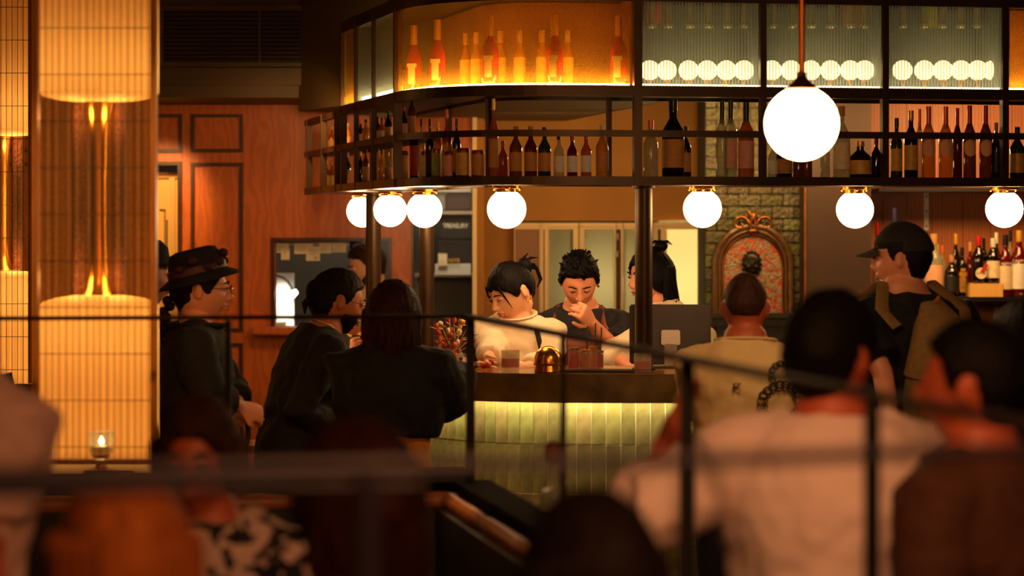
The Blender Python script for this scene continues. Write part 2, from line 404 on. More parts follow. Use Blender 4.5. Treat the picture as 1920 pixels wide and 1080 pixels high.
# soffit over the bar's back aisle, with its textured fascia
s1 = V((X(1055, 12.95), 12.95)); s2 = V((X(1325, 10.3), 10.3))
zb = Z(226, 12.95)
sof = MB(); pl_ = [V((X(776, 12.6), 12.6)), V((X(560, 11.9), 11.9)), V((-.35, 10.5)), V((.1, 10.0)), s2, V((X(1062, 13), 12.99)), V((X(890, 13), 12.99))]
n = len(pl_); sof.add([V((p.x, p.y, zb)) for p in pl_] + [V((p.x, p.y, 2.99)) for p in pl_], [tuple(range(n)), tuple(reversed(range(n, 2 * n)))] + [(i, i + n, (i + 1) % n + n, (i + 1) % n) for i in range(n)])
so = struct('ceiling_soffit', sof, M_ceil)
fs = MB(); fs.add([V((s2.x, s2.y, zb)), V((s1.x, s1.y, zb)), V((s1.x + .02, s1.y + .02, zb)), V((s2.x + .02, s2.y + .02, zb)), V((s2.x, s2.y, zb + .05)), V((s1.x, s1.y, zb + .05)), V((s1.x + .02, s1.y + .02, zb + .05)), V((s2.x + .02, s2.y + .02, zb + .05))],
       [(0, 1, 5, 4), (3, 7, 6, 2), (0, 4, 7, 3), (4, 5, 6, 7), (0, 3, 2, 1), (1, 2, 6, 5)])
struct('trim_3', fs, mat('hammered_olive_metal', (96, 84, 42), .3, .5, .5, 90, .4))

# bulkhead over the left with its air grille
bh = empty('ceiling_bulkhead', (X(300, 11.9), 11.9, 2.335), kind='structure')
db = 11.9; zb2 = Z(183, db)
m = MB(); m.bx(-4.4, X(640, db), db, 12.6, zb2, 3.0); spart('bulkhead_box', m, M_ceil, bh)
m = MB(); m.bx(-4.4, X(640, db), db - .03, db, Z(160, db), Z(128, db)); spart('bulkhead_ledge', m, M_ceil, bh)
ag = empty('air_grille', (X(470, db), db - .03, Z(125, db)), label='dark slatted air return grille in the bulkhead above the wooden wall', cat='grille')
m = MB(); a, b, c, e = X(300, db), X(642, db), Z(126, db), Z(12, db); fw = .022
m.bx(a, b, db - .035, db, e - fw, e); m.bx(a, b, db - .035, db, c, c + fw); m.bx(a, a + fw, db - .036, db, c, e); m.bx(b - fw, b, db - .036, db, c, e); m.bx(X(486, db), X(490, db), db - .036, db, c, e)
m.build('grille_frame', M_ceil, ag, False, world=True)
MB().bx(a, b, db - .006, db - .001, c, e).build('grille_back', M_blk, ag, False, world=True)
for k in range(12):
    z = c + .035 + k * (e - c - .06) / 11.5
    MB().box(((a + b) / 2, db - .02, z), (b - a - .04, .022, .0045), Euler((.5, 0, 0))).build('slat', M_ceil, ag, False, world=True)
m = MB()
for k in range(64):
    x = a + .03 + k * (b - a - .06) / 63; m.bx(x - .001, x + .001, db - .010, db - .007, c + .02, e - .02)
o = m.build('grille_bars', M_ceil, ag, False, world=True); o['kind'] = 'stuff'

# tiled chimney breast, d=12.2
DT = 12.2
tx0, tx1 = X(1322, DT), X(1509, DT)
tw = empty('wall_tiled', ((tx0 + tx1) / 2, DT, 0), kind='structure')
spart('grout_bed', MB().bx(tx0, tx1, DT + .006, DT + .5, 0, 3.0), M_ggrout, tw)
bw, bh_ = (tx1 - tx0) / 4.5, .062
mesh0 = MB().box((0, 0, 0), (bw - .005, .018, bh_ - .005), bev=.003).mesh('brick', M_gtile)
meshh = MB().box((0, 0, 0), (bw / 2 - .005, .018, bh_ - .005), bev=.003).mesh('brick', M_gtile)
rnd = random.Random(3)
zz = Z(640, DT); r = 0; stuff = MB()
while zz + bh_ < 2.62:
    shift = 0 if r % 2 == 0 else -.5
    x = tx0 + (0 if shift == 0 else 0)
    cells = [(k * bw, 1) for k in range(4)] + [(4 * bw, .5)] if r % 2 == 0 else [(0, .5)] + [((k + .5) * bw, 1) for k in range(4)]
    for xo, wd in cells:
        cx = tx0 + xo + wd * bw / 2
        o = bpy.data.objects.new('brick', mesh0 if wd == 1 else meshh); C.objects.link(o); o.parent = tw
        o.location = V((cx, DT + rnd.uniform(-.003, .003), zz + bh_ / 2)) - tw.location
        o.rotation_euler = (rnd.gauss(0, .035), rnd.gauss(0, .008), rnd.gauss(0, .045))
    zz += bh_; r += 1
z = 0; r = 0
while z + bh_ < Z(640, DT):
    for k in range(4): stuff.box((tx0 + (k + .5 + .25 * (r % 2)) * bw, DT, z + bh_ / 2), (bw - .005, .018, bh_ - .005))
    z += bh_; r += 1
o = spart('brick_courses', stuff, M_gtile, tw); o['kind'] = 'stuff'
# dark pillar between tiles and wood niche
struct('wall_pillar', MB().bx(X(1508, 12.0), X(1633, 12.0), 12.0, 12.6, 0, 3.0), M_brown)
t = MB(); t.bx(X(1508, 11.99), X(1511, 11.99), 11.985, 12.0, 0, 3.0); struct('trim_4', t, M_old)
# wood niche back boards
DN = 12.4
nb = empty('wall_niche', (X(1800, DN), DN, 0), kind='structure')
xs = [1600, 1656, 1700, 1748, 1805, 1857, 1898, 1950, 2010, 2080, 2160, 2240]
for a, b in zip(xs, xs[1:]):
    spart('board', MB().bx(X(a, DN) + .001, X(b, DN) - .001, DN, DN + .03, 0, 3.0, bev=.002), M_wood2, nb)
struct('ceiling_niche', MB().bx(X(1633, DN), 3.2, 11.6, DN, Z(182, DN), 3.0), M_ceil)

# ================================================================ GANTRY
g = empty('bar_gantry', (0.2, 9.45, 1.86), label='dark bronze hanging bottle gantry with lit glass boxes curving above the bar counter', cat='bar shelf')
def gpart(name, mb, m, smooth=False, kind=None):
    o = mb.build(name, m, g, smooth, world=True)
    if kind: o['kind'] = kind
    return o
TR = G.px(2010); T0 = 0.0; TBL = G.px(640); TE = G.L
GD = .36
zTop1, zTop0 = 2.64, 2.588
zB1, zB0 = 2.264, 2.222
zM1, zM0 = 2.092, 2.066
zS1, zS0 = 1.914, 1.880
gpart('top_rail', G.ribbon(MB(), T0, TBL, 0, .03, zTop0, zTop1), M_dark)
gpart('box_rail', G.ribbon(MB(), T0, TBL, 0, .03, zB0, zB1), M_dark)
gpart('box_floor', G.ribbon(MB(), T0, TBL, .03, GD, zB0 + .012, zB0 + .03), M_dark)
gpart('box_roof', G.ribbon(MB(), T0, TBL, .03, GD, zTop1 - .02, zTop1), M_dark)
gpart('shelf_rail', G.ribbon(MB(), T0, TE, 0, .025, zS0, zS1), M_dark)
gpart('shelf_board', G.ribbon(MB(), T0, TE, .025, GD, zS0 + .008, zS1 - .008), M_dark)
gpart('guard_rail', G.ribbon(MB(), T0, TE, 0, .02, zM0, zM1), M_dark)
gpart('rear_shelf_rail', G.ribbon(MB(), T0, TE, GD - .02, GD, zS0, zS1), M_dark)
gpart('rear_box_rail', G.ribbon(MB(), T0, TBL, GD - .02, GD, zB0, zB1), M_dark)
gpart('rear_top_rail', G.ribbon(MB(), T0, TBL, GD - .02, GD, zTop0, zTop1), M_dark)
gpart('left_head_rail', G.ribbon(MB(), TBL, TE, 0, .03, 2.222, 2.25), M_dark)
tm = G.px(735)
gpart('middle_shelf', G.ribbon(MB(), tm - .02, TE, .02, .2, zM0 + .004, zM0 + .014), M_dark)
def gpost(px, w, z0, z1, o=0.0, dep=.03, name='post'):
    t = G.px(px, o); p = G.off(t, o + dep / 2); R = Euler((0, 0, heading(G, t)))
    gpart(name, MB().box((p.x, p.y, (z0 + z1) / 2), (w, dep, z1 - z0), R), M_dark)
for px, w in ((1197, .032), (1432, .024), (1661, .026), (1886, .026), (738, .018), (2120, .026)):
    gpost(px, w, zS0, zTop1, -.004, .034)
for px in (664, 697): gpost(px, .012, zS0, zTop1, -.003, .02)
gpost(638, .016, zS0, zTop1, -.003, .03)
for px in (627, 601, 574): gpost(px, .016, zS0, 2.25, -.003, .03)
for px, w in ((836, .018), (913, .022), (1143, .018)): gpost(px, w, zS0, zB1, GD - .03, .025, 'rear_post')
for px in (605, 655, 682, 722): gpost(px, .028, zS0, 2.25, GD - .03, .03, 'rear_post')
for px in (1427, 1655, 1870): gpost(px, .02, zB0, zTop1, GD - .03, .025, 'rear_post')
# round pillars down to the counter
for px, o_, r_ in ((1207, .14, .0345), (800, .3, .0315), (700, .22, .036)):
    t = G.px(px, o_); p = G.off(t, o_)
    c = empty('support_pillar', (p.x, p.y, 1.16), label={1207: 'dark round pillar from counter to gantry in front of the ponytailed bartender', 800: 'dark round pillar beside the doorway to the kitchen', 700: 'dark round pillar nearest the kitchen pass window'}[px], cat='pillar', group=None)
    MB().cyl((0, 0, .012), (0, 0, zS0 - 1.16 - .012), r_, seg=28).build('shaft', M_dark, c)
    MB().lathe([(r_ + .012, 0), (r_ + .012, .008), (r_, .012)]).build('base_ring', M_dark, c)
    MB().lathe([(r_, zS0 - 1.172), (r_ + .012, zS0 - 1.168), (r_ + .012, zS0 - 1.16)]).build('top_ring', M_dark, c)

# glass: reeded and gold mesh
def reed_mat(name, tint, dark, sc, a, b_, axis=0):
    m = bpy.data.materials.new(name); m.use_nodes = True; nt = m.node_tree; N = nt.nodes; L = nt.links
    P = N['Principled BSDF']; P.inputs['Base Color'].default_value = dark + (1,); P.inputs['Roughness'].default_value = .25; P.inputs['Metallic'].default_value = 0
    T = N.new('ShaderNodeBsdfTransparent'); T.inputs[0].default_value = tint + (1,)
    TL = N.new('ShaderNodeBsdfTranslucent'); TL.inputs[0].default_value = dark + (1,)
    A = N.new('ShaderNodeAddShader'); L.new(P.outputs[0], A.inputs[0]); L.new(TL.outputs[0], A.inputs[1])
    at = N.new('ShaderNodeAttribute'); at.attribute_name = 'len_u'
    ml = N.new('ShaderNodeMath'); ml.operation = 'MULTIPLY'; ml.inputs[1].default_value = sc; L.new(at.outputs['Fac'], ml.inputs[0])
    sn = N.new('ShaderNodeMath'); sn.operation = 'SINE'; L.new(ml.outputs[0], sn.inputs[0])
    mr = N.new('ShaderNodeMapRange'); mr.inputs['From Min'].default_value = -1; mr.inputs['To Min'].default_value = a; mr.inputs['To Max'].default_value = b_
    fac = sn.outputs[0]
    if axis:
        g_ = N.new('ShaderNodeNewGeometry'); sp = N.new('ShaderNodeSeparateXYZ'); L.new(g_.outputs['Position'], sp.inputs[0])
        m2 = N.new('ShaderNodeMath'); m2.operation = 'MULTIPLY'; m2.inputs[1].default_value = sc; L.new(sp.outputs[2], m2.inputs[0])
        s2 = N.new('ShaderNodeMath'); s2.operation = 'SINE'; L.new(m2.outputs[0], s2.inputs[0])
        mxm = N.new('ShaderNodeMath'); mxm.operation = 'MULTIPLY' if axis == 1 else 'MAXIMUM'; L.new(fac, mxm.inputs[0]); L.new(s2.outputs[0], mxm.inputs[1]); fac = mxm.outputs[0]
    L.new(fac, mr.inputs[0])
    bp = N.new('ShaderNodeBump'); bp.inputs['Strength'].default_value = .6; bp.inputs['Distance'].default_value = .004; L.new(fac, bp.inputs['Height']); L.new(bp.outputs[0], P.inputs['Normal'])
    X_ = N.new('ShaderNodeMixShader'); L.new(mr.outputs[0], X_.inputs[0]); L.new(T.outputs[0], X_.inputs[1]); L.new(A.outputs[0], X_.inputs[2])
    L.new(X_.outputs[0], N['Material Output'].inputs[0]); MATS[name] = m
    return m
M_reed = reed_mat('reeded_glass', (.86, .86, .78), (.22, .23, .19), 2 * PI / .0125, .03, .6)
M_mesh = reed_mat('gold_mesh_glass', (1.0, .80, .42), (.30, .16, .03), 2 * PI / .0115, .0, .42, axis=1)
M_plainglass = reed_mat('misted_glass', (.86, .88, .74), (.36, .37, .26), 2 * PI / .02, .12, .3)
def glass(px0, px1, m, name):
    t0, t1 = G.px(px0), G.px(px1); mb = MB(); G.ribbon(mb, t0, t1, .010, .016, zB1 - .004, zTop0 + .004, .02)
    n = len(mb.v) // 4
    o = mb.build(name, m, g, False, world=True)
    at = o.data.attributes.new('len_u', 'FLOAT', 'POINT')
    at.data.foreach_set('value', [t0 + (t1 - t0) * (i // 4) / (n - 1) for i in range(len(mb.v))])
    return o
glass(1183, 742, M_mesh, 'gold_mesh_panel')
for a, b in ((1425, 1205), (1655, 1438), (1880, 1669)): glass(a, b, M_reed, 'reeded_pane')
glass(2100, 1893, M_mesh, 'gold_mesh_panel'); glass(732, 700, M_plainglass, 'clear_pane'); glass(694, 667, M_plainglass, 'clear_pane'); glass(661, 642, M_mesh, 'gold_mesh_panel')
# LED strips along the box floor and pale backs
def led(px0, px1, m, o0=.035, w=.012, h=.016):
    gpart('led_strip', G.ribbon(MB(), G.px(px0), G.px(px1), o0, o0 + w, zB0 + .034, zB0 + .034 + h), m)
led(1184, 742, M_leda)
led(1880, 1204, M_ledw); led(2100, 1893, M_leda); led(734, 664, M_ledw, h=.03); led(661, 642, M_leda)
M_back = mat('grey_green_backing', (112, 118, 112), .7, 0, .08, 3)
M_backa = mat('copper_backing', (150, 92, 36), .5, 0, .2, 5)
for a, b, m in ((2100, 1893, M_backa), (1886, 1661, M_back), (1661, 1432, M_back), (1432, 1197, M_back), (1190, 742, M_backa), (735, 664, M_back), (660, 642, M_backa)):
    gpart('box_backing', G.ribbon(MB(), G.px(a, GD - .03), G.px(b, GD - .03), GD - .035, GD - .028, zB1 - .01, zTop0 + .02), m)
for a in (1886, 1661, 1432, 1197):
    t = G.px(a); gpart('box_divider', G.ribbon(MB(), t - .004, t + .004, .03, GD - .03, zB1, zTop0 + .02), M_back if a > 1300 else M_backa)

# ================================================================ COUNTER
cb = empty('bar_counter', (0.2, 9.6, 0), label='curved bar counter with marble edge and lit green tile front', cat='bar counter')
def cpart(name, mb, m, smooth=False, kind=None):
    o = mb.build(name, m, cb, smooth, world=True)
    if kind: o['kind'] = kind
    return o
cpart('worktop', B.ribbon(MB(), 0, B.L, 0.002, .58, 1.135, 1.16), M_stonetop)
cpart('edge_fascia', B.ribbon(MB(), 0, B.L, 0, .022, 1.05, 1.1585), M_stone)
cpart('light_strip', B.ribbon(MB(), .02, B.L, .024, .034, 1.052, 1.058), M_ledt)
cpart('grout_bed', B.ribbon(MB(), 0, B.L, .0835, .12, 0, 1.06), M_grout)
cpart('rear_cladding', B.ribbon(MB(), 0, B.L, .12, .5, 0, 1.134), M_brown)
TW = .0585; rows = [(.8855, 1.058), (.6955, .8815), (.505, .691), (.315, .501), (.12, .311)]
tmesh = [MB().box((0, 0, 0), (TW - .006, .012, b - a), bev=.0025).mesh('tile', M_tile) for a, b in rows]
rt = random.Random(11)
t_a, t_b = B.px(2230), B.L - .02
lower = MB(); cnt = 0
tt = t_a
while tt < t_b:
    for r, (a, b) in enumerate(rows):
        p = B.off(tt, .086); hd = heading(B, tt)
        if r < 3 and tt > B.px(1960):
            o = bpy.data.objects.new('tile', tmesh[r]); C.objects.link(o); o.parent = cb
            o.location = V((p.x, p.y, (a + b) / 2)) - cb.location; o.rotation_euler = (rt.gauss(0, .006), 0, hd + rt.gauss(0, .012)); cnt += 1
        else: lower.box((p.x, p.y, (a + b) / 2), (TW - .0045, .012, b - a), Euler((0, 0, hd)))
    tt += TW

cpart('lower_tiles', lower, M_tile, kind='stuff')

# ================================================================ LOW WALL, RAILING, SCREENS
lw = empty('low_wall', (-.5, 7.1, 0), kind='structure')
Kx, Ky = -.125, 7.08
dirv = V((.667 - Kx, 3.15 - Ky)).normalized(); nrm = V((-dirv.y, dirv.x))     # to the right, away from the diners
zc = .975
def seg2(mb, a, b, w0, w1, z0, z1):
    a = V(a); b = V(b); d = (b - a).normalized(); n_ = V((-d.y, d.x))
    q = [a + n_ * w0, b + n_ * w0, b + n_ * w1, a + n_ * w1]
    mb.add([V((p.x, p.y, z0)) for p in q] + [V((p.x, p.y, z1)) for p in q], [(3, 2, 1, 0), (4, 5, 6, 7), (0, 1, 5, 4), (1, 2, 6, 5), (2, 3, 7, 6), (3, 0, 4, 7)]); return mb
A0 = (-2.6, 6.78); K0 = (Kx, Ky); E0 = (Kx + dirv.x * 4.6, Ky + dirv.y * 4.6)
m = MB(); seg2(m, A0, K0, -.02, .36, 0, zc - .045); seg2(m, K0, E0, -.03, .04, 0, zc - .045); spart('panelling', m, M_green, lw)
m = MB(); seg2(m, A0, (Kx + .02, Ky), -.04, .38, zc - .045, zc); seg2(m, K0, E0, -.05, .06, zc - .0451, zc - .0002); spart('cap_board', m, M_cap, lw)
# banquette back on the diners' side
bq = empty('banquette', (-.3, 6.9, 0), label='tan leather banquette backrest running along the low wall', cat='bench')
def roll(a, b, w, z, r, n_=8):
    a = V(a); b = V(b); d = (b - a).normalized(); nn = V((-d.y, d.x)); a = a + nn * w; b = b + nn * w
    return MB().loft([(a.lerp(b, k / n_).x, a.lerp(b, k / n_).y, z) for k in range(n_ + 1)], [(r * .8, r)] + [(r, r * 1.25)] * (n_ - 1) + [(r * .8, r)], 14, side=(nn.x, nn.y, 0), round_ends=True)
cuts = [-2.3, -1.75, -1.2, -.65, -.145]
for a, b in zip(cuts, cuts[1:]):
    ya = 6.78 + (a + 2.6) / (Kx + 2.6) * .3; yb = 6.78 + (b + 2.6) / (Kx + 2.6) * .3
    roll((a + .01, ya), (b - .01, yb), -.078, .925, .021).build('back_cushion', M_leath, bq, world=True)
for k in range(7):
    a = V(K0) + dirv * (.02 + k * .62); b = V(K0) + dirv * (.62 + k * .62)
    roll(a, b, -.078, .925, .021).build('back_cushion', M_leath, bq, world=True)
m = MB(); seg2(m, (-2.5, 6.8), (Kx, Ky), -.12, -.045, .3, .91); spart('back_upholstery', m, M_green, bq)
m = MB(); seg2(m, K0, E0, -.12, -.055, .3, .91); spart('back_upholstery', m, M_green, bq)
m = MB(); seg2(m, (-2.5, 6.79), (Kx, Ky), -.5, -.12, 0, .46); spart('seat_base', m, M_green, bq)

# railing along the low wall
rl = empty('hand_railing', (Kx, Ky, zc), label='thin black metal handrail on posts above the low wall, turning towards the diners', cat='railing')
zr = 1.455
m = MB(); seg2(m, A0, K0, -.012, .012, zr - .006, zr + .006); seg2(m, K0, E0, -.018, .018, zr - .006, zr + .006); m.build('handrail', M_old if False else mat('brown_handrail', (44, 27, 10), .75, 0, .2, 10, spec=.15), rl, False, world=True)
def rpost(px, d, w=.022, z0=zc, z1=zr - .006):
    MB().bx(X(px, d) - w / 2, X(px, d) + w / 2, d - w / 2, d + w / 2, z0, z1).build('post', M_blk, rl, False, world=True)
rpost(428, 6.94, .016); rpost(882, 7.06, .026); rpost(1056, 5.9, .016); rpost(1288, 4.77, .028); rpost(1635, 3.87, .024)
rpost(-60, 6.8); rpost(2020, 3.3)
# nearer railing in painted steel
nr = empty('near_railing', (0, 2.7, 0), label='blurred blue-black metal railing crossing in front of the seated guests', cat='railing')
zn = 1.452
pts = [(-1.0, 2.5), (-.56, 2.56), (.17, 2.69), (.62, 2.85), (1.0, 2.98)]
m = MB(); m.loft([(x, y, zn) for x, y in pts], [.0085] * len(pts), 10); m.build('top_bar', M_rail, nr, world=True)
m = MB(); m.loft([(x, y, zn - .018) for x, y in pts[:2] + [(-.1, 2.64)]], [.011, .011, .005], 10); m.build('under_bar', M_rail, nr, world=True)
for px, w in ((690, .012), (-300, .012), (2100, .012)):
    i = 2.62; MB().cyl((X(px, i), i, 0), (X(px, i), i, zn), w, seg=10).build('post', M_rail, nr, world=True)

# wired glass screens
M_wire = mat('dark_wire', (70, 40, 16), .5, .3, .2, 30)
M_frame = mat('amber_oak', (214, 136, 46), .4, 0, .2, 8, stretch=(8, 8, 1))
M_sglass = reed_mat('hazy_screen_glass', (1, .9, .78), (.62, .36, .15), 2 * PI / .03, .05, .13)
def screen(x0, x1, y0, y1, d, sp, spz, zoff, label, phase=0.0, fr=.017):
    a, b, lo, hi = X(x0, d), X(x1, d), Z(y1, d), Z(y0, d)
    o = empty('glass_screen', ((a + b) / 2, d, lo), label=label, cat='screen', group=None)
    m = MB(); m.bx(a, a + fr, d - .02, d + .02, lo, hi); m.bx(b - fr, b, d - .02, d + .02, lo, hi); m.bx(a, b, d - .0199, d + .02, lo, lo + .012)
    m.build('frame', M_frame, o, False, world=True)
    mb = MB().bx(a + fr, b - fr, d + .003, d + .007, lo + .012, hi)
    q = mb.build('glass_pane', M_sglass, o, False, world=True)
    at = q.data.attributes.new('len_u', 'FLOAT', 'POINT'); at.data.foreach_set('value', [v[0] for v in mb.v])
    x = a + fr + phase
    while x < b - fr:
        MB().cyl((x, d - .002, lo + .012), (x, d - .002, hi), .0013, seg=5).build('wire', M_wire, o, False, world=True); x += sp
    z = lo + zoff
    while z < hi:
        MB().cyl((a + fr, d - .004, z), (b - fr, d - .004, z), .0014, seg=5).build('wire', M_wire, o, False, world=True); z += spz
    return o
screen(62, 294, -60, 868, 7.22, .0205, .139, .048, 'tall wired glass screen in an oak frame, standing on the low wall')
screen(-200, 62, -60, 905, 10.2, .0236, .139, .06, 'wired glass screen further back, cut off by the left edge', phase=.012)
struct('wall_stub', MB().bx(X(-200, 10.2), X(62, 10.2), 10.1, 10.3, 0, Z(906, 10.2)), M_brown)

fp = tag(MB().bx(X(70, 8.6), X(288, 8.6), 8.6, 8.63, 0, 2.98).build('fabric_partition', mat('tan_woven_fabric', (196, 136, 72), .85, 0, .15, 60, .2), None, False), 'tan woven fabric partition behind the nearer column lamp', 'partition')
# waisted column lamps behind the screens
M_lampshade = bpy.data.materials.new('opal_lamp_drum'); M_lampshade.use_nodes = True
nt = M_lampshade.node_tree; N = nt.nodes; L = nt.links; pb = N['Principled BSDF']; pb.inputs['Base Color'].default_value = (.85, .50, .16, 1); pb.inputs['Roughness'].default_value = .6
pb.inputs['Emission Color'].default_value = (1, .34, .05, 1); pb.inputs['Emission Strength'].default_value = .16
nz = N.new('ShaderNodeTexNoise'); nz.inputs['Scale'].default_value = 40; cr_ = N.new('ShaderNodeValToRGB'); cr_.color_ramp.elements[0].color = (.80, .44, .13, 1); cr_.color_ramp.elements[1].color = (.92, .56, .20, 1); L.new(nz.outputs['Fac'], cr_.inputs[0]); L.new(cr_.outputs[0], pb.inputs['Base Color'])
tl = N.new('ShaderNodeBsdfTranslucent'); tl.inputs[0].default_value = (.95, .76, .42, 1); mx = N.new('ShaderNodeMixShader'); mx.inputs[0].default_value = .6
L.new(pb.outputs[0], mx.inputs[1]); L.new(tl.outputs[0], mx.inputs[2]); L.new(mx.outputs[0], N['Material Output'].inputs[0])
M_bead = mat('dark_beaded_column', (84, 42, 16), .45, 0, .95, 130, 1.0, spec=.4)
def column_lamp(px, yt, yb, d, R, label, dpt=.0, beads=(-38, 32), e=4.0):
    x = X(px, d); zt, zb = Z(yt, d), Z(yb, d)
    o = empty('column_lamp', (x, d, 0), label=label, cat='lamp')
    MB().lathe([(R * .8, 0), (R * .8, .06), (R, .08), (R, zb - .035), (R * .93, zb - .022), (R * .7, zb - .01), (R * .4, zb - .002), (.03, zb)], seg=48, capped=False).build('lower_drum', M_lampshade, o)
    MB().lathe([(.03, zt), (R * .4, zt + .002), (R * .7, zt + .008), (R * .93, zt + .018), (R, zt + .03), (R, 2.98)], seg=48, capped=False).build('upper_drum', M_lampshade, o)
    for zz_ in (zt + .10, zb - .10): lamp('column_lamp_bulb', 'POINT', (x, d, zz_), e, (1, .62, .22), .04)
    lamp('column_lamp_bulb', 'POINT', (x, d, zb - .45), e * .6, (1, .56, .18), .04)
    h = zt - zb
    MB().lathe([(.066, zb - .006), (.058, zb + .008), (.050, zb + .02), (.042, zb + .05), (.036, zb + .10), (.031, zb + h * .35), (.031, zb + h * .6), (.036, zt - .12), (.041, zt - .05), (.048, zt + .006)], seg=24).build('brass_waist', M_brass, o)
    s = d / F
    for k in beads:
        MB().cyl((k * s, .03, zb - .01), (k * s, .03, zt + .01), .028, seg=16).build('beaded_column', M_bead, o)
    for zz_, tg in ((zt - .05, 1), (zb + .05, -1)):
        for a_ in (-1, 1):
            l = lamp('column_lamp_bulb', 'POINT', (x + a_ * .075, d - .07, zz_), e * .6, (1, .54, .18), .02)
    return o
column_lamp(186, 192, 552, 7.75, .19, 'glowing column lamp with a brass waist behind the nearer glass screen', e=1.9)
column_lamp(2, 256, 506, 10.75, .205, 'glowing column lamp with dark beaded waist behind the farther screen', beads=(0, 30), e=2.6)
# ================================================================ LAMPS
def globe(px, py, r, d, o_, label):
    s = F / d; x = X(px, d); rz_ = r / s; z = Z(py, d)
    o = empty('globe_lamp', (x, d, z), label=label, cat='lamp', group='opal globes under the gantry')
    MB().ell((0, 0, 0), rz_, 32, 20).build('globe', M_globe, o)
    top = zS0 - z
    MB().lathe([(rz_ * .52, rz_ * .84), (rz_ * .56, rz_ * .86), (rz_ * .56, top - .012), (rz_ * .72, top - .010), (rz_ * .72, top)], seg=28).build('brass_gallery', M_brass, o)
    for a in range(3):
        q = a * 2.1 + .5; MB().ell((rz_ * .78 * math.cos(q), rz_ * .78 * math.sin(q), top - .012), .006, 8, 6).build('thumbscrew', M_brass, o)
    return o
GL = [(680, 396, 29.5, 11.5, 'leftmost of the opal globe lamps under the gantry, half behind a pillar'),
      (731.5, 394, 31, 10.9, 'opal globe lamp between the two left pillars'), (796, 394, 33, 10.3, 'opal globe lamp behind the pillar beside the kitchen doorway'),
      (950, 392, 36.5, 9.45, 'opal globe lamp above the left female bartender'), (1317, 391, 36, 9.55, 'opal globe lamp in front of the frosted doors and glazed bricks'),
      (1603, 393, 35, 9.70, 'opal globe lamp above the peak of the black cap'), (1883, 392, 35, 9.78, 'rightmost opal globe lamp, over the bottle shelf')]
for a in GL: globe(a[0], a[1], a[2], a[3], 0, a[4])
d = 7.5; z = Z(232, d); x = X(1503, d)
o = empty('pendant_lamp', (x, d, z), label='large opal globe pendant hanging on a copper rod in front of the bar', cat='lamp')
R_ = 69.5 * d / F
MB().ell((0, 0, 0), R_, 40, 24).build('globe', M_pend, o)
MB().lathe([(.048, R_ * .90), (.053, R_ * .94), (.048, R_ * 1.0), (.031, R_ * 1.1), (.020, R_ * 1.2), (.015, R_ * 1.28), (.017, R_ * 1.36), (.008, R_ * 1.42), (.0, R_ * 1.44)], seg=28).build('lamp_cap', M_old, o)
MB().cyl((0, 0, R_ * 1.4), (0, 0, 3.0 - z), .0095).build('rod', mat('copper_rod', (214, 120, 52), .3, 1, .1, 10), o)

# ================================================================ BOTTLES
def glassmat(name, rgb, a=.72, rough=.08): return mat(name, rgb, rough, 0, .1, 10, alpha=a, coat=.5)
BC = {'clear': glassmat('clear_bottle_glass', (190, 190, 160), .35), 'green': glassmat('green_bottle_glass', (36, 58, 22), .8), 'amber': glassmat('amber_bottle_glass', (120, 62, 18), .7),
      'dark': glassmat('dark_bottle_glass', (24, 14, 10), .93), 'red': glassmat('ruby_bottle_glass', (96, 12, 12), .85), 'rose': glassmat('rose_bottle_glass', (214, 36, 60), .93), 'gold': glassmat('golden_spirit_glass', (214, 140, 40), .6),
      'copper': glassmat('copper_spirit_glass', (190, 96, 44), .6)}
CC = {'black': mat('black_cap', (16, 14, 14), .4), 'red': mat('red_cap', (190, 16, 22), .35), 'gold': mat('gold_foil_cap', (226, 170, 60), .3, .4), 'cork': mat('cork_stopper', (190, 138, 80), .8),
      'copper': mat('copper_foil_cap', (222, 110, 62), .35, .3), 'white': mat('white_cap', (220, 210, 190), .5), 'navy': mat('navy_cap', (40, 36, 78), .4)}
LC = {'cream': mat('cream_label', (226, 204, 160), .7, 0, .12, 40), 'gold': mat('gold_label', (206, 154, 60), .5, 0, .2, 40), 'tan': mat('tan_label', (188, 128, 66), .7, 0, .15, 40), 'white': mat('white_label', (230, 222, 204), .7, 0, .1, 40),
      'pink': mat('pink_label', (216, 150, 130), .7, 0, .1, 40), 'black': mat('black_label', (22, 18, 18), .6, 0, .2, 40), 'green': mat('green_label', (150, 160, 60), .6, 0, .2, 40), 'red': mat('red_label', (176, 40, 30), .6, 0, .2, 40), 'peach': mat('peach_label', (232, 170, 128), .7, 0, .1, 40)}
BM = {}
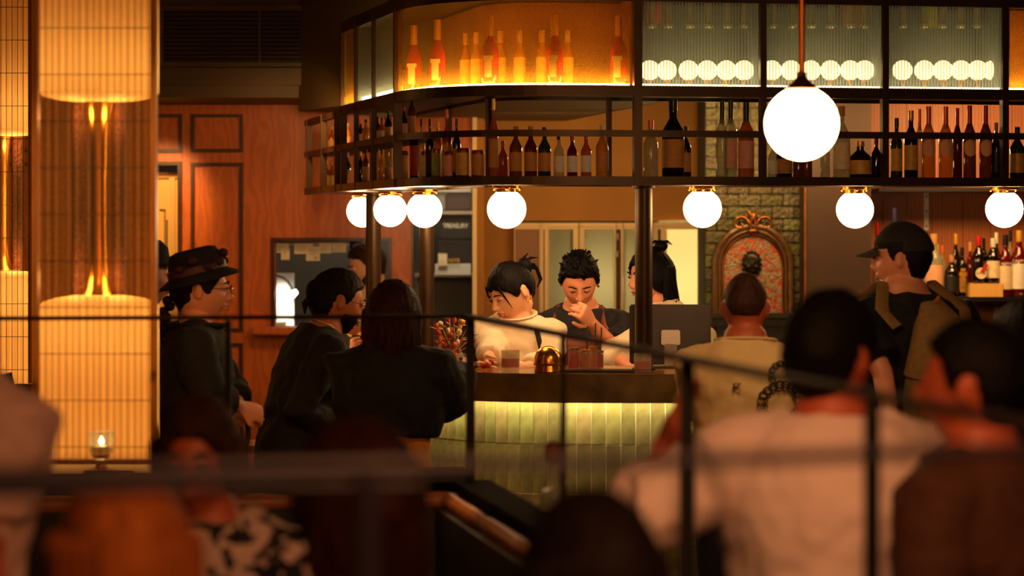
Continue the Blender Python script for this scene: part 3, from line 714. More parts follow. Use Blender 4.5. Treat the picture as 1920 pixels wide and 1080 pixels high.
def bottle(x, y, z, h, r, g_='clear', cap='black', lab='cream', label='', group=None, l0=.12, l1=.5, sh=.62, nk=.3, capf=.12, name='bottle', rz=0, cat='bottle', square=False):
    key = (round(h, 3), round(r, 4), sh, nk, capf, l0, l1, square)
    if key not in BM:
        seg = 4 if square else 18
        body = MB().lathe([(r * .9, 0), (r, .006), (r, h * sh * .93), (r * .93, h * sh), (r * (nk + .22), h * (sh + .09)), (r * nk, h * (sh + .15)), (r * nk, h * (1 - capf))], seg=18)
        cp = MB().lathe([(r * nk * 1.12, h * (1 - capf)), (r * nk * 1.16, h * (1 - capf) + .002), (r * nk * 1.12, h), (0, h)], seg=14)
        lb = MB().lathe([(r * 1.006, h * l0), (r * 1.012, h * l0), (r * 1.012, h * l1), (r * 1.006, h * l1)], seg=20)
        BM[key] = (body, cp, lb)
    def me(i, nm, m):
        k2 = key + (i, m.name)
        if k2 not in BM: BM[k2] = BM[key][i].mesh(nm, m)
        return BM[k2]
    o = empty(name, (x, y, z), rz, label, cat, group)
    parts = [('glass_body', me(0, 'glass_body', BC[g_]))]
    if cap: parts.append(('cap', me(1, 'cap', CC[cap])))
    if lab: parts.append(('paper_label', me(2, 'paper_label', LC[lab])))
    for nm, mm in parts:
        q = bpy.data.objects.new(nm, mm); C.objects.link(q); q.parent = o
    return o
def word(par, s, loc, h, m, w=None, rz=0):
    cu = bpy.data.curves.new('lettering', 'FONT'); cu.body = s; cu.size = h; cu.align_x = 'CENTER'; cu.extrude = .0004
    if w: cu.space_character = w
    t_ = bpy.data.objects.new('lettering', cu); me_ = bpy.data.meshes.new_from_object(t_); bpy.data.objects.remove(t_); me_.materials.clear(); me_.materials.append(m); q = bpy.data.objects.new('lettering', me_); C.objects.link(q); q.parent = par
    q.location = loc; q.rotation_euler = (PI / 2, 0, rz); return q

def onG(px, o_=.12):
    t = G.px(px, o_); p = G.off(t, o_); return p, p.y / F
# hanging shelf, front and right bays:  px, height px, radius px, glass, cap, label
zsh = zS1 - .008 + .0005
ROW = [
 (925, 150, 9, 'copper', 'gold', 'tan', 'tall slim copper bottle in the middle of the gantry shelf above the globe lamp'),
 (943, 72, 9, 'copper', 'copper', None, 'small copper coloured bottle beside the tall slim one on the gantry shelf'),
 (967, 98, 12, 'amber', 'cork', 'tan', 'first of three round-shouldered bottles with tan labels on the gantry shelf'),
 (995, 98, 12, 'red', 'cork', 'tan', 'middle of three round-shouldered bottles with tan labels, dark red neck'),
 (1021, 96, 12, 'green', 'black', 'tan', 'last of three round-shouldered bottles with tan labels, greenish glass'),
 (1048, 84, 10, 'clear', 'black', 'white', 'small clear bottle with silvery label left of the ruby bottle'),
 (1073, 84, 10, 'red', 'red', 'white', 'small ruby red bottle on the gantry shelf'),
 (1099, 86, 10, 'copper', 'copper', 'white', 'small amber bottle with white label right of the ruby bottle'),
 (1129, 100, 12, 'gold', 'white', 'tan', 'straight pale golden bottle by the rear post of the gantry'),
 (1220, 110, 14, 'clear', 'copper', None, 'clear bottle with copper neck beside the tall black bottle'),
 (1262, 148, 21, 'dark', 'black', 'tan', 'tall black bottle with a big tan label in the first right bay'),
 (1286, 100, 10, 'dark', 'black', 'tan', 'short dark bottle tucked behind the tall black bottle'),
 (1354, 148, 11, 'clear', 'black', None, 'first clear bottle with long black cap before the glazed bricks'),
 (1370, 150, 12, 'clear', 'black', 'pink', 'second clear bottle with long black cap and pink label'),
 (1399, 144, 15, 'copper', 'black', 'pink', 'copper tinted bottle with black cap and pink label'),
 (1449, 70, 9, 'clear', 'white', 'white', 'slim clear bottle at the left end of the second right bay'),
 (1470, 76, 15, 'dark', 'gold', 'tan', 'short dark bottle below the big pendant globe'),
 (1497, 60, 10, 'amber', 'black', None, 'small amber bottle below the big pendant globe'),
 (1513, 66, 10, 'amber', 'gold', None, 'small gold-capped bottle below the big pendant globe'),
 (1547, 90, 9, 'clear', 'black', None, 'slim clear bottle just right of the big pendant globe'),
 (1578, 138, 16, 'clear', 'cork', 'cream', 'clear bottle with large cream label right of the big pendant globe'),
 (1613, 72, 20, 'dark', 'gold', 'gold', 'squat black bottle with gold neck and gold label band'),
 (1643, 78, 10, 'dark', 'black', None, 'small dark bottle at the right end of the second right bay'),
 (1681, 116, 11, 'green', 'black', 'gold', 'first dark bottle with orange gold label in the third bay'),
 (1708, 130, 13, 'dark', 'gold', 'gold', 'second dark bottle with orange gold label in the third bay'),
 (1724, 134, 8, 'clear', 'copper', None, 'slim bottle with copper foil behind the round-label bottles'),
 (1741, 138, 13, 'gold', 'copper', 'peach', 'golden bottle with copper foil and round peach label, left one'),
 (1773, 138, 13, 'gold', 'copper', 'peach', 'golden bottle with copper foil and round peach label, right one'),
 (1795, 136, 9, 'red', 'red', None, 'slim dark red bottle with red foil between the labelled pairs'),
 (1818, 140, 12, 'amber', 'red', 'peach', 'rose bottle with red foil and round peach label, left one'),
 (1848, 140, 12, 'amber', 'red', 'peach', 'rose bottle with red foil and round peach label, right one'),
 (1868, 108, 9, 'dark', 'cork', 'black', 'small black bottle at the right end of the third bay'),
 (1907, 100, 14, 'green', 'black', 'gold', 'dark bottle with gold label next to the right edge'),
]
for px, hp, rp, gl, cp, lb, tx in ROW:
    back = px in (1286, 1724, 943, 1795)
    p, s = onG(px, .2 if back else .1)
    rnd_lab = lb == 'peach'
    b = bottle(p.x, p.y, zsh, hp * s, rp * s, gl, cp, None if rnd_lab else lb, tx, 'bottles along the hanging gantry shelf', l0=.14, l1=.5, capf=.30 if (cp in ('red', 'copper') or px in (1354, 1370, 1399)) and hp > 120 else .14, nk=.34)
    if rnd_lab:
        r = rp * s; m = MB(); vs = []
        for i in range(13):
            for j in range(13):
                u = (i / 6 - 1); w = (j / 6 - 1); q = math.sqrt(max(0, 1 - w * w * .98)); a = u * q * 1.15
                vs.append((r * 1.02 * math.sin(a), -r * 1.02 * math.cos(a), hp * s * .43 + w * .034))
        m.add(vs, [(i * 13 + j, (i + 1) * 13 + j, (i + 1) * 13 + j + 1, i * 13 + j + 1) for i in range(12) for j in range(12)])
        m.build('round_label', LC['peach'], b)
# front cans and small bottles on the curve
for px, hp, rp, gl, lab, tx, kind in [
    (757, 58, 9, 'amber', 'tan', 'brown labelled jar at the left of the cans on the gantry curve', 'jar'), (777, 78, 9, 'dark', 'red', 'red labelled bottle left of the cans on the gantry curve', 'bottle'),
    (798, 54, 9, 'amber', 'cream', 'cream labelled can before the red can', 'can'), (818, 58, 9, 'red', 'green', 'green can between the cream and the pink can', 'can'),
    (843, 52, 12, 'red', 'pink', 'pink striped can on the gantry curve', 'can'), (868, 58, 13, 'gold', 'gold', 'large golden can, left of the pair', 'can'), (896, 54, 12, 'gold', 'tan', 'large tan can, right of the pair', 'can')]:
    p, s = onG(px, .09); h = hp * s; r = rp * s
    o = empty(kind, (p.x, p.y, zsh), 0, tx, kind, 'cans and jars on the gantry curve')
    MB().lathe([(r * .85, 0), (r, .006), (r, h - .01), (r * .88, h - .002), (r * .86, h), (r * .8, h - .003), (0, h - .003)], seg=20).build('body', BC[gl] if kind != 'can' else M_old, o)
    MB().lathe([(r * 1.01, h * .12), (r * 1.012, h * .85)], seg=20).build('wrapper', LC[lab], o)
# upper tier on the curve
k = 0
zmid = zM0 + .0145
for px, hp, rp, gl, cp, lb in [(772, 86, 8, 'amber', 'gold', 'tan'), (790, 60, 7, 'clear', 'black', None), (757, 62, 8, 'dark', 'red', 'pink'), (821, 52, 8, 'gold', 'gold', 'cream'), (838, 74, 9, 'copper', 'copper', 'tan'), (856, 56, 8, 'dark', 'black', 'tan'), (806, 58, 8, 'dark', 'black', 'black')]:
    tt_ = G.px(px, .1)
    p, s = onG(px, .1)
    bottle(p.x, p.y, zmid if tt_ > tm - .02 else zsh, hp * s + (0 if tt_ > tm - .02 else .12), rp * s, gl, cp, lb, 'bottle standing in the upper tier where the gantry curves, %s from the left pane corner' % ORD[k], 'bottles in the upper tier of the curve'); k += 1
k = 0
for px in (590, 612, 622, 645, 652, 676, 686, 708, 716, 728):
    for tier, zz_, gg in ((1, zmid, 'upper'), (0, zsh, 'lower')):
        p, s = onG(px, .1); rr = random.Random(px * 3 + tier)
        gl = rr.choice(['clear', 'amber', 'dark', 'gold', 'copper', 'green']); cp = rr.choice(['black', 'gold', 'white', 'copper'])
        hh = rr.uniform(.13, .165) if not tier else rr.uniform(.10, .145)
        bottle(p.x, p.y, zz_, hh, .017, gl, cp, rr.choice(['tan', 'cream', None, 'gold']), 'small bottle on the %s tier of the gantry\'s left side, %s from its far end' % (gg, ORD[k // 2]), 'small bottles on the left side of the gantry')
        k += 1
# inside the gold mesh box
k = 0
for px, tw_ in ((776, .0), (820, 0), (919, 0), (1040, 0), (1160, 0)):
    p, s = onG(px, .085)
    b = bottle(p.x, p.y, zB0 + .0305, .285, .034, 'rose', 'gold', None, 'rose red bottle with long gold neck foil behind the gold mesh, %s from the left' % ORD[k], 'rose bottles in the gold mesh box', capf=.28, nk=.36, sh=.56); k += 1
    bt = MB(); bt.bx(-.022, .006, -.038, -.034, .045, .115, bev=.001); bt.bx(-.027, .012, -.039, -.034, .112, .128, bev=.001); bt.build('paper_label', LC['cream'], b)
k = 0
for px in (750, 873, 893, 938, 974, 1016, 1064, 1178):
    p, s = onG(px, .2)
    bottle(p.x, p.y, zB0 + .0305, .235 if px not in (750, 1178) else .28, .023, 'gold', ('gold' if k % 2 else 'cork'), 'gold', 'golden square-shouldered bottle in the rear of the gold mesh box, %s from the left' % ORD[k], 'golden bottles in the gold mesh box', l0=.05, l1=.55, sh=.6, nk=.42, capf=.2); k += 1
# lit round flasks in the reeded boxes
M_flask = mat('glowing_flask', (255, 236, 190), .3, emit=(1, .78, .40), estr=4)
M_fneck = mat('flask_collar', (190, 180, 120), .3, .3, .2, 30)
k = 0
for px in (1218, 1250, 1291, 1326, 1362, 1395, 1447, 1483, 1520, 1557, 1594, 1621, 1692, 1733, 1768, 1802, 1833, 1861):
    p, s = onG(px, .15); r = 19 * s
    o = empty('globe_bulb', (p.x, p.y, zB0 + .0305), 0, 'round glowing bulb behind the reeded glass, %s from the left in the row' % ORD[k], 'lamp', 'glowing bulbs behind the reeded glass')
    zc_ = Z(132, p.y) - zB0 - .0305
    MB().ell((0, 0, zc_), r, 20, 14).build('bulb', M_flask, o)
    MB().lathe([(.012, 0), (.012, max(.002, zc_ - r * .95))], seg=12).build('socket', M_brass, o)
    b = empty('hanging_collar_light', (p.x + .01, p.y + .06, Z(50, p.y)), 0, 'small pale collar fitting near the top of the lit box, %s from the left' % ORD[k], 'fitting', 'collar fittings at the top of the reeded boxes')
    zt_ = zTop1 - .021 - Z(50, p.y)
    MB().lathe([(.016, 0), (.02, .004), (.02, .014), (.013, .018), (.013, zt_)], seg=14).build('collar', M_fneck, b)
    MB().lathe([(0, -.001), (.014, -.001), (.014, .004)], seg=12).build('lens', LC['cream'], b)
    k += 1
for k, (px, pxw, rgb, tx) in enumerate(((1225, 22, (200, 90, 40), 'orange box glimpsed through the reeded glass at the left'), (1600, 34, (180, 110, 40), 'brown carton glimpsed through the reeded glass'), (1745, 14, (190, 170, 50), 'yellow carton glimpsed through the reeded glass'))):
    p, s = onG(px, .3); m = MB().box((p.x, p.y, zTop1 - .021 - .045), (pxw * s * 1.4, .03, .09), Euler((0, 0, heading(G, G.px(px)))))
    tag(m.build('carton', mat('carton_%d' % k, rgb, .7)), tx, 'box')
# small lit thing above the top rail
p = WP(690, 25, 10.9); o = empty('candle_jar', (p.x, p.y, 2.641), 0, 'small amber lit jar standing on top of the gantry', 'jar')
MB().lathe([(.016, 0), (.018, .004), (.018, .035), (.014, .036)]).build('jar_body', BC['red'], o)
MB().lathe([(.017, .0365), (.017, .05), (0, .051)]).build('lid', mat('gold_foil_cap'), o)

# ================================================================ NICHE SHELF
dS = 12.1
zs = Z(556, dS)
m = MB().bx(X(1634, 12.3), 3.1, 11.99, DN, zs - .022, zs); tag(m.build('wall_shelf', M_blk, None, False), 'long black shelf carrying the back bar bottles, right of the pillar', 'shelf')
zz2 = Z(352, dS)
m = MB().bx(X(1634, 12.3), 3.1, 12.05, DN, zz2 - .02, zz2 + .0); tag(m.build('wall_shelf', M_blk, None, False), 'black upper shelf edge above the back bar bottles', 'shelf')
for i, (px, ya, yb, tx) in enumerate(((1737, 358, 432, 'pale perforated shelf rail above the backpack wearer'), (1869, 563, 640, 'pale perforated shelf rail below the bottle shelf'))):
    dd = DN - .012; o = empty('shelf_rail', (X(px, dd), dd, Z(yb, dd)), 0, tx, 'rail')
    m = MB().bx(X(px - 4.5, dd), X(px + 4.5, dd), dd, DN, Z(yb, dd) if i == 0 else 0.6, Z(ya, dd)); m.build('channel', mat('pale_steel', (206, 196, 176), .4, .3), o, False, world=True)
    m = MB()
    for k in range(3): m.cyl((X(px, dd), dd - .001, Z(ya + 10 + k * 28, dd)), (X(px, dd), dd + .002, Z(ya + 10 + k * 28, dd)), .005, seg=8)
    m.build('slot_holes', M_blk, o, world=True)
sc = dS / F
NB = [(1645, 138, 9, 'red', 'red', 'cream', 'first bottle on the back shelf, red cap'), (1662, 100, 13, 'clear', 'white', 'cream', 'clear bottle with cream label behind the man in the cap'),
 (1677, 166, 12, 'green', 'navy', 'cream', 'tall bottle with a navy cap rising above the black cap'), (1737, 120, 8, 'green', 'black', 'tan', 'tall black-capped bottle just right of the black cap'), (1751, 118, 17, 'clear', 'cork', 'peach', 'wide clear bottle with a framed peach label'),
 (1758, 98, 7, 'clear', 'cork', None, 'slim cork-stoppered bottle behind the framed label'), (1767, 96, 7, 'clear', 'copper', None, 'second slim bottle behind the framed label'), (1784, 78, 13, 'dark', 'cork', 'black', 'short black bottle with a pale stopper on the back shelf'),
 (1792, 118, 9, 'dark', 'gold', None, 'dark bottle with gold foil on the back shelf'), (1804, 92, 9, 'dark', 'black', 'gold', 'dark bottle with an upright gold crest label'), (1819, 102, 8, 'red', 'cork', None, 'slim red-necked bottle with cork on the back shelf'),
 (1868, 120, 9, 'dark', 'white', None, 'dark bottle with a white cap behind the front row'), (1885, 116, 13, 'red', 'black', 'cream', 'red aperitif bottle with cream label, second from the right edge'), (1894, 124, 7, 'clear', 'black', None, 'tall clear bottle behind the aperitif bottles'),
 (1911, 124, 15, 'red', 'gold', 'white', 'ruby bitter bottle with gold cap and white label at the right edge'), (1935, 120, 12, 'amber', 'black', 'cream', 'amber bottle beyond the ruby bitter bottle')]
M_cream_ink = mat('cream_print', (232, 220, 190), .6, 0, .05)
for px, hp, rp, gl, cp, lb, tx in NB:
    dd = dS - .03 if rp > 10 else dS + .1
    b = bottle(X(px, dd), dd, zs, hp * sc, rp * sc, gl, cp, lb, tx, 'bottles on the black back shelf', nk=.36, capf=.17)
    if px == 1911: word(b, 'CAMPARI', (0, -rp * sc - .002, hp * sc * .52), .021, M_cream_ink); word(b, '75cl', (0, -rp * sc - .002, .012), .01, M_cream_ink)
    if px == 1885: word(b, 'APEROL', (0, -rp * sc - .002, hp * sc * .52), .016, mat('cream_print'))
    if px == 1804:
        m = MB()
        for i, (w, h0, h1) in enumerate(((.016, .02, .035), (.010, .045, .10), (.02, .10, .12), (.012, .125, .14))): m.bx(-w, w, -rp * sc - .004, -rp * sc - .0015, h0, h1)
        m.build('gold_crest', CC['gold'], b)
# pale crate with two bottles standing on it
dd = dS - .03
a, b_, c_, e_ = X(1815, dd), X(1877, dd), zs, Z(531, dd)
o = empty('wooden_crate', ((a + b_) / 2, dd, zs), 0, 'small pale pine crate raising bottles on the back shelf', 'crate')
m = MB(); m.bx(a, b_, dd - .05, dd - .042, c_, e_, bev=.001); m.build('front_board', M_pale, o, False, world=True)
m = MB(); m.bx(a, a + .007, dd - .042, dd + .05, c_, e_); m.bx(b_ - .007, b_, dd - .042, dd + .05, c_, e_); m.bx(a, b_, dd + .05, dd + .057, c_, e_); m.bx(a, b_, dd - .049, dd + .056, e_ - .006, e_ - .0005); m.build('side_boards', M_pale, o, False, world=True)
ze = e_
for px, hp, rp, gl, cp, lb, tx in [(1835, 88, 13, 'dark', 'red', None, 'black red-capped bottle with a round artichoke label, on the crate'), (1847, 84, 8, 'dark', 'black', None, 'narrow dark bottle in the middle of the crate'), (1862, 84, 14, 'dark', 'cream', 'cream', 'stout bottle with a cream label on the crate')]:
    b = bottle(X(px, dd), dd + (.03 if px == 1847 else 0), ze, hp * sc, rp * sc * .92, gl, 'white' if cp == 'cream' else cp, lb, tx, 'bottles on the pine crate', nk=.36, capf=.2)
    if px == 1835:
        m = MB().cyl((.006, -rp * sc * .92 - .003, .05), (.006, -rp * sc * .92 - .001, .05), .028, seg=20); m.build('round_label', LC['cream'], b)
        m = MB().box((.022, -rp * sc * .92 - .004, .075), (.02, .002, .05), Euler((0, .5, 0))); m.build('red_ribbon_label', LC['red'], b)
        word(b, 'CYNAR', (.006, -rp * sc * .92 - .004, .045), .014, M_ink)

# ================================================================ SHRINE
ds = DT - .02
o = empty('arched_shrine', (X(1411, ds), ds, Z(640, ds)), 0, 'arched carved shrine with floral mosaic and dark mask on the glazed brick wall', 'shrine')
sx = ds / F
M_car = mat('dark_carved_wood', (96, 66, 34), .32, .2, .35, 30, .3)
def arch(hw, ytop, ybot, d0, d1, nm, m, w=None, seg=28, smooth=False):
    """arch outline: half width hw px, top y, base y"""
    cy = ytop + hw * 1.05; pts = []
    for k in range(seg + 1):
        a = PI * k / seg; pts.append((1411 - hw * math.cos(a), cy - hw * 1.05 * math.sin(a)))
    out = [(pts[0][0], ybot)] + pts + [(pts[-1][0], ybot)]
    mb = MB()
    if w is None:
        n = len(out); mb.add([WP(x, y, 1)*0 + V((X(x, ds), d0, Z(y, ds))) for x, y in out] + [V((X(x, ds), d1, Z(y, ds))) for x, y in out], [tuple(range(n)), tuple(reversed(range(n, 2 * n)))] + [(i, i + n, (i + 1) % n + n, (i + 1) % n) for i in range(n)])
    else:
        mb.loft([V((X(x, ds), d0, Z(y, ds))) for x, y in out], [(w * sx, d1)] * len(out), 8, side=(1, 0, 0))
    return mb.build(nm, m, o, smooth, world=True)
arch(76, 418, 590, ds - .005, DT - .005, 'back_board', M_car)
arch(71, 424, 588, ds - .015, .016, 'outer_frame', M_car, 6, smooth=True)
arch(62, 433, 588, ds - .012, .012, 'middle_frame', M_car, 4, smooth=True)
arch(56, 440, 588, ds - .016, .010, 'inner_frame', M_old, 2.2, smooth=True)
mm = bpy.data.materials.new('floral_mosaic'); mm.use_nodes = True; nt = mm.node_tree; N = nt.nodes; L = nt.links; P = N['Principled BSDF']; P.inputs['Roughness'].default_value = .4
tc = N.new('ShaderNodeTexCoord'); vo = N.new('ShaderNodeTexVoronoi'); vo.inputs['Scale'].default_value = 34; nz = N.new('ShaderNodeTexNoise'); nz.inputs['Scale'].default_value = 21; nz.inputs['Detail'].default_value = 3; nz.inputs['Distortion'].default_value = 2.5
L.new(tc.outputs['Object'], vo.inputs[0]); L.new(tc.outputs['Object'], nz.inputs[0])
r1 = N.new('ShaderNodeValToRGB'); els = r1.color_ramp.elements
els[0].position = 0; els[0].color = srgb((186, 44, 22)) + (1,); els[1].position = 1; els[1].color = srgb((120, 150, 120)) + (1,)
for p_, c_ in ((.36, (214, 54, 22)), (.44, (200, 96, 40)), (.48, (70, 52, 26)), (.53, (190, 176, 124)), (.58, (112, 150, 124)), (.64, (206, 78, 34))): q = els.new(p_); q.color = srgb(c_) + (1,)
L.new(nz.outputs['Fac'], r1.inputs[0]); mxr = N.new('ShaderNodeMixRGB'); mxr.blend_type = 'MULTIPLY'; mxr.inputs[0].default_value = .3; r2 = N.new('ShaderNodeValToRGB'); r2.color_ramp.elements[0].color = (1, .9, .8, 1); r2.color_ramp.elements[1].color = (.12, .1, .07, 1); r2.color_ramp.elements[1].position = .75
L.new(vo.outputs['Distance'], r2.inputs[0]); L.new(r1.outputs[0], mxr.inputs[1]); L.new(r2.outputs[0], mxr.inputs[2]); L.new(mxr.outputs[0], P.inputs['Base Color'])
bp = N.new('ShaderNodeBump'); bp.inputs['Strength'].default_value = .9; bp.inputs['Distance'].default_value = .01; L.new(nz.outputs['Fac'], bp.inputs['Height']); L.new(bp.outputs[0], P.inputs['Normal'])
arch(54, 443, 588, ds - .010, ds - .004, 'floral_panel', mm)
mc = MB(); c0 = V((X(1409, ds), ds - .02, Z(495, ds)))
mc.ell(c0, (.043, .02, .060), 24, 16)
for q in range(16):
    a = q * PI / 8; mc.ell(c0 + V((.044 * math.cos(a), 0, .061 * math.sin(a))), .0095, 8, 6)
for s_ in (-1, 1): mc.ell(c0 + V((s_ * .016, -.019, .014)), (.009, .006, .005), 10, 6); mc.ell(c0 + V((s_ * .02, -.012, -.014)), (.012, .01, .014), 10, 6)
mc.ell(c0 + V((0, -.022, -.004)), (.007, .01, .018), 10, 8); mc.ell(c0 + V((0, -.018, -.032)), (.014, .007, .005), 10, 6)
mc.build('mask', mat('black_bronze_mask', (40, 32, 22), .3, .5, .3, 40), o, world=True)
cr = MB()
for s_ in (-1, 1):
    pts = []
    for q in range(22):
        a = q / 21 * 2.1 * PI; rr = 16 * (1 - q / 26); pts.append(V((X(1411 + s_ * (24 - rr * math.cos(a)), ds), ds - .03, Z(420 - rr * math.sin(a) * 1.0, ds))))
    cr.loft(pts, [.007 * (1 - q / 40) for q in range(22)], 8, round_ends=True)
    pts = [V((X(1411 + s_ * u, ds), ds - .032, Z(v, ds))) for u, v in ((2, 440), (5, 420), (3, 405), (9, 396), (16, 402), (12, 410))]
    cr.loft(pts, [.006, .008, .007, .006, .005, .004], 8, round_ends=True)
cr.ell(V((X(1411, ds), ds - .034, Z(408, ds))), (.012, .012, .03), 12, 10); cr.ell(V((X(1411, ds), ds - .03, Z(433, ds))), (.03, .014, .014), 12, 8)
cr.build('scroll_crest', M_old, o, world=True)
m = MB(); m.bx(X(1330, ds), X(1492, ds), ds - .10, DT - .01, Z(596, ds), Z(586, ds), bev=.004); m.bx(X(1336, ds), X(1486, ds), ds - .075, DT - .01, Z(612, ds), Z(596, ds), bev=.006); m.bx(X(1342, ds), X(1480, ds), ds - .05, DT - .01, Z(640, ds), Z(612, ds), bev=.004)
m.build('bracket_shelf', mat('black_carved_wood', (40, 34, 20), .3, .1, .3, 20), o, False, world=True)

# ================================================================ KITCHEN PASS & DOORWAY
tk = empty('ticket_rail', (X(590, 12.72), 12.72, Z(459, 12.72)), 0, 'steel ticket rail at the top of the kitchen pass', 'rail')
MB().bx(X(517, 12.72), X(655, 12.72), 12.72, 12.74, Z(460, 12.72), Z(452, 12.72)).build('rail_bar', M_steel, tk, False, world=True)
for i, (a, b, y0_, y1_, tx) in enumerate(((517, 542, 456, 474, 'first order ticket at the left of the pass'), (527, 543, 466, 487, 'order ticket hanging lower at the left of the pass'), (552, 587, 456, 476, 'wide order ticket left of the middle'), (574, 600, 462, 489, 'lowest order ticket in the middle of the pass'),
                                    (598, 622, 455, 475, 'order ticket right of the lowest one'), (623, 649, 455, 473, 'separate order ticket with scribbles at the right'))):
    dd = 12.712 - i * .003; o = empty('order_ticket', (X((a + b) / 2, dd), dd, Z(y1_, dd)), 0, tx, 'paper', 'order tickets in the pass')
    MB().bx(X(a, dd), X(b, dd), dd - .0006, dd + .0006, Z(y1_, dd), Z(y0_, dd)).build('sheet', M_paper, o, False, world=True)
    m = MB()
    for q in range(3): m.bx(X(a + 4, dd), X(b - 5 - q * 2, dd), dd - .0012, dd - .0006, Z(y0_ + 6 + q * 4 + .7, dd), Z(y0_ + 6 + q * 4, dd))
    m.build('scribble', mat('faint_ink', (120, 104, 84), .8), o, False, world=True)
    if i == 3: word(o, '10', (.012, -.002, .008), .018, M_ink)
dk = 13.3
pn = tag(MB().bx(X(470, dk), X(551, dk), dk, dk + .03, 0, Z(512, dk)).build('splash_panel', M_white), 'bright white panel lit by the task lamp in the kitchen', 'panel')
o = empty('task_lamp', (X(520, dk), dk - .05, Z(612, dk)), 0, 'black gooseneck task lamp with glowing head seen through the pass', 'lamp')
pts = [WP(500, 518, dk - .06), WP(517, 516, dk - .06), WP(530, 520, dk - .06), WP(540, 528, dk - .06), WP(546, 538, dk - .06), WP(550, 547, dk - .06)]
MB().loft([WP(500, 612, dk - .06)] + pts, [.006] * 7, 8).build('neck', M_blk, o, world=True)
MB().loft([WP(557, 546, dk - .08), WP(549, 551, dk - .08), WP(541, 557, dk - .08)], [.012, .02, .024], 12).build('lamp_head', mat('lamp_head_glow', (255, 250, 240), .5, emit=(1, .95, .85), estr=6), o, world=True)
lamp('task_spot', 'SPOT', WP(545, 553, dk - .15), 8, (1, .93, .8), .03, target=WP(525, 590, dk), spot=120)
tag(MB().bx(X(440, dk), X(560, dk), dk - .4, dk - .01, 0, Z(614, dk), bev=.004).build('prep_counter', M_steel), 'steel prep counter behind the pass', 'counter')
o = empty('paper_stack', (X(530, 12.7), 12.7, Z(612, 12.7)), 0, 'small stack of white paper on the pass sill', 'paper')
MB().bx(X(517, 12.7), X(536, 12.7), 12.66, 12.72, Z(612, 12.7), Z(604, 12.7)).build('sheets', M_paper, o, False, world=True)
# pass: black inner door
tag(MB().bx(X(652, 13.2), X(700, 13.2), 13.35, 13.4, 0, Z(440, 13.2)).build('fridge_door', M_blk), 'black upright fridge door behind the cook', 'fridge')
# doorway shelves
dj = 13.9
def X2(p): return X(p, dj)
sh = []
for y_, nm, tx in ((396, 'kitchen_shelf', 'upper pale shelf in the kitchen doorway'), (512, 'kitchen_shelf', 'lower pale shelf in the kitchen doorway')):
    tag(MB().bx(X2(776), X2(888), dj - .15, dj + .2, Z(y_ + 6, dj), Z(y_, dj)).build(nm, M_steel, None, False), tx, 'shelf')
tag(MB().bx(X2(776), X2(888), dj + .21, dj + .25, 0, Z(514, dj)).build('lower_panel', M_grey, None, False), 'grey-green panel below the kitchen shelves', 'panel')
def crate(x0, x1, y0_, y1_, m, tx, nm='storage_crate', cat='crate', txt=None):
    o = empty(nm, ((X2(x0) + X2(x1)) / 2, dj, Z(y1_, dj)), 0, tx, cat)
    a, b, c, e = X2(x0), X2(x1), Z(y1_, dj), Z(y0_, dj)
    MB().bx(a, b, dj - .1, dj + .1, c, e, bev=.006).build('body', m, o, False, world=True)
    MB().bx(a - .004, b + .004, dj - .106, dj + .104, e - .02, e - .008, bev=.002).build('rim', m, o, False, world=True)
    if txt: word(o, txt, (0.0, -.103, (e - c) * .45), .036, M_cream_ink, w=.8)
    return o
crate(825, 885, 402, 448, mat('black_crate_plastic', (26, 24, 24), .4), 'upper black crate with pale lettering in the kitchen doorway', txt='TREASURY')
crate(822, 886, 450, 511, mat('black_crate_plastic'), 'lower black crate under the lettered one', txt=None)
crate(838, 884, 362, 395, M_brown, 'brown box on the upper kitchen shelf', 'carton', 'box')
crate(816, 836, 360, 395, M_grey, 'grey box beside the brown box on the upper kitchen shelf', 'carton', 'box')
tag(MB().bx(X2(814), X2(884), dj - .12, dj + .05, Z(361, dj), Z(352, dj)).build('metal_tray', M_steel, None, False), 'metal tray lying on the boxes at the top of the doorway', 'tray')
o = empty('perforated_tray', ((X2(850)), dj - .17, Z(511, dj)), 0, 'pale perforated tray hooked on the lower kitchen shelf', 'tray')
MB().bx(X2(818), X2(884), dj - .2, dj - .16, Z(515, dj), Z(494, dj), bev=.003).build('tray_body', M_white, o, False, world=True)
MB().box((X2(832), dj - .21, Z(486, dj)), (.05, .02, .07)).build('carton_sleeve', LC['cream'], o, False, world=True)
word(o, 'NYE', (.01, -.05, .06), .035, mat('gold_foil_cap'))

# ================================================================ THINGS ON THE COUNTER
ZC = 1.16
M_cglass = mat('clear_tumbler_glass', (235, 235, 220), .03, 0, .05, 10, alpha=.22, coat=.5)
M_reddrink = mat('red_cocktail', (240, 52, 34), .1, 0, .1, 10, alpha=.62); M_amber = mat('amber_syrup', (250, 150, 30), .1, 0, .1, 10, alpha=.62)
def onB(px, o_): t = B.px(px, o_); return B.off(t, o_)
def tumbler(px, o_, r, h, fill, m, label, foot=False):
    p = onB(px, o_); o = empty('tumbler', (p.x, p.y, ZC), 0, label, 'glass')
    MB().lathe([(r * .86, 0), (r * .95, .004), (r, h * .5), (r, h), (r * .94, h), (r * .92, h * .2), (0, h * .16)], seg=24).build('glass_wall', M_cglass, o)
    MB().lathe([(0, h * .17), (r * .90, h * .2), (r * .91, h * fill), (0, h * fill)], seg=24).build('drink', m, o)
    MB().box((r * .2, 0, h * fill), (.026, .026, .026), Euler((.4, .5, .2)), bev=.004).build('ice_cube', M_cglass, o)
    return o
tumbler(957, .12, .037, .082, .62, M_reddrink, 'tumbler of red cocktail on the counter before the woman bartender')
tumbler(1205, .10, .035, .075, .6, M_reddrink, 'tumbler of red cocktail at the foot of the pillar')
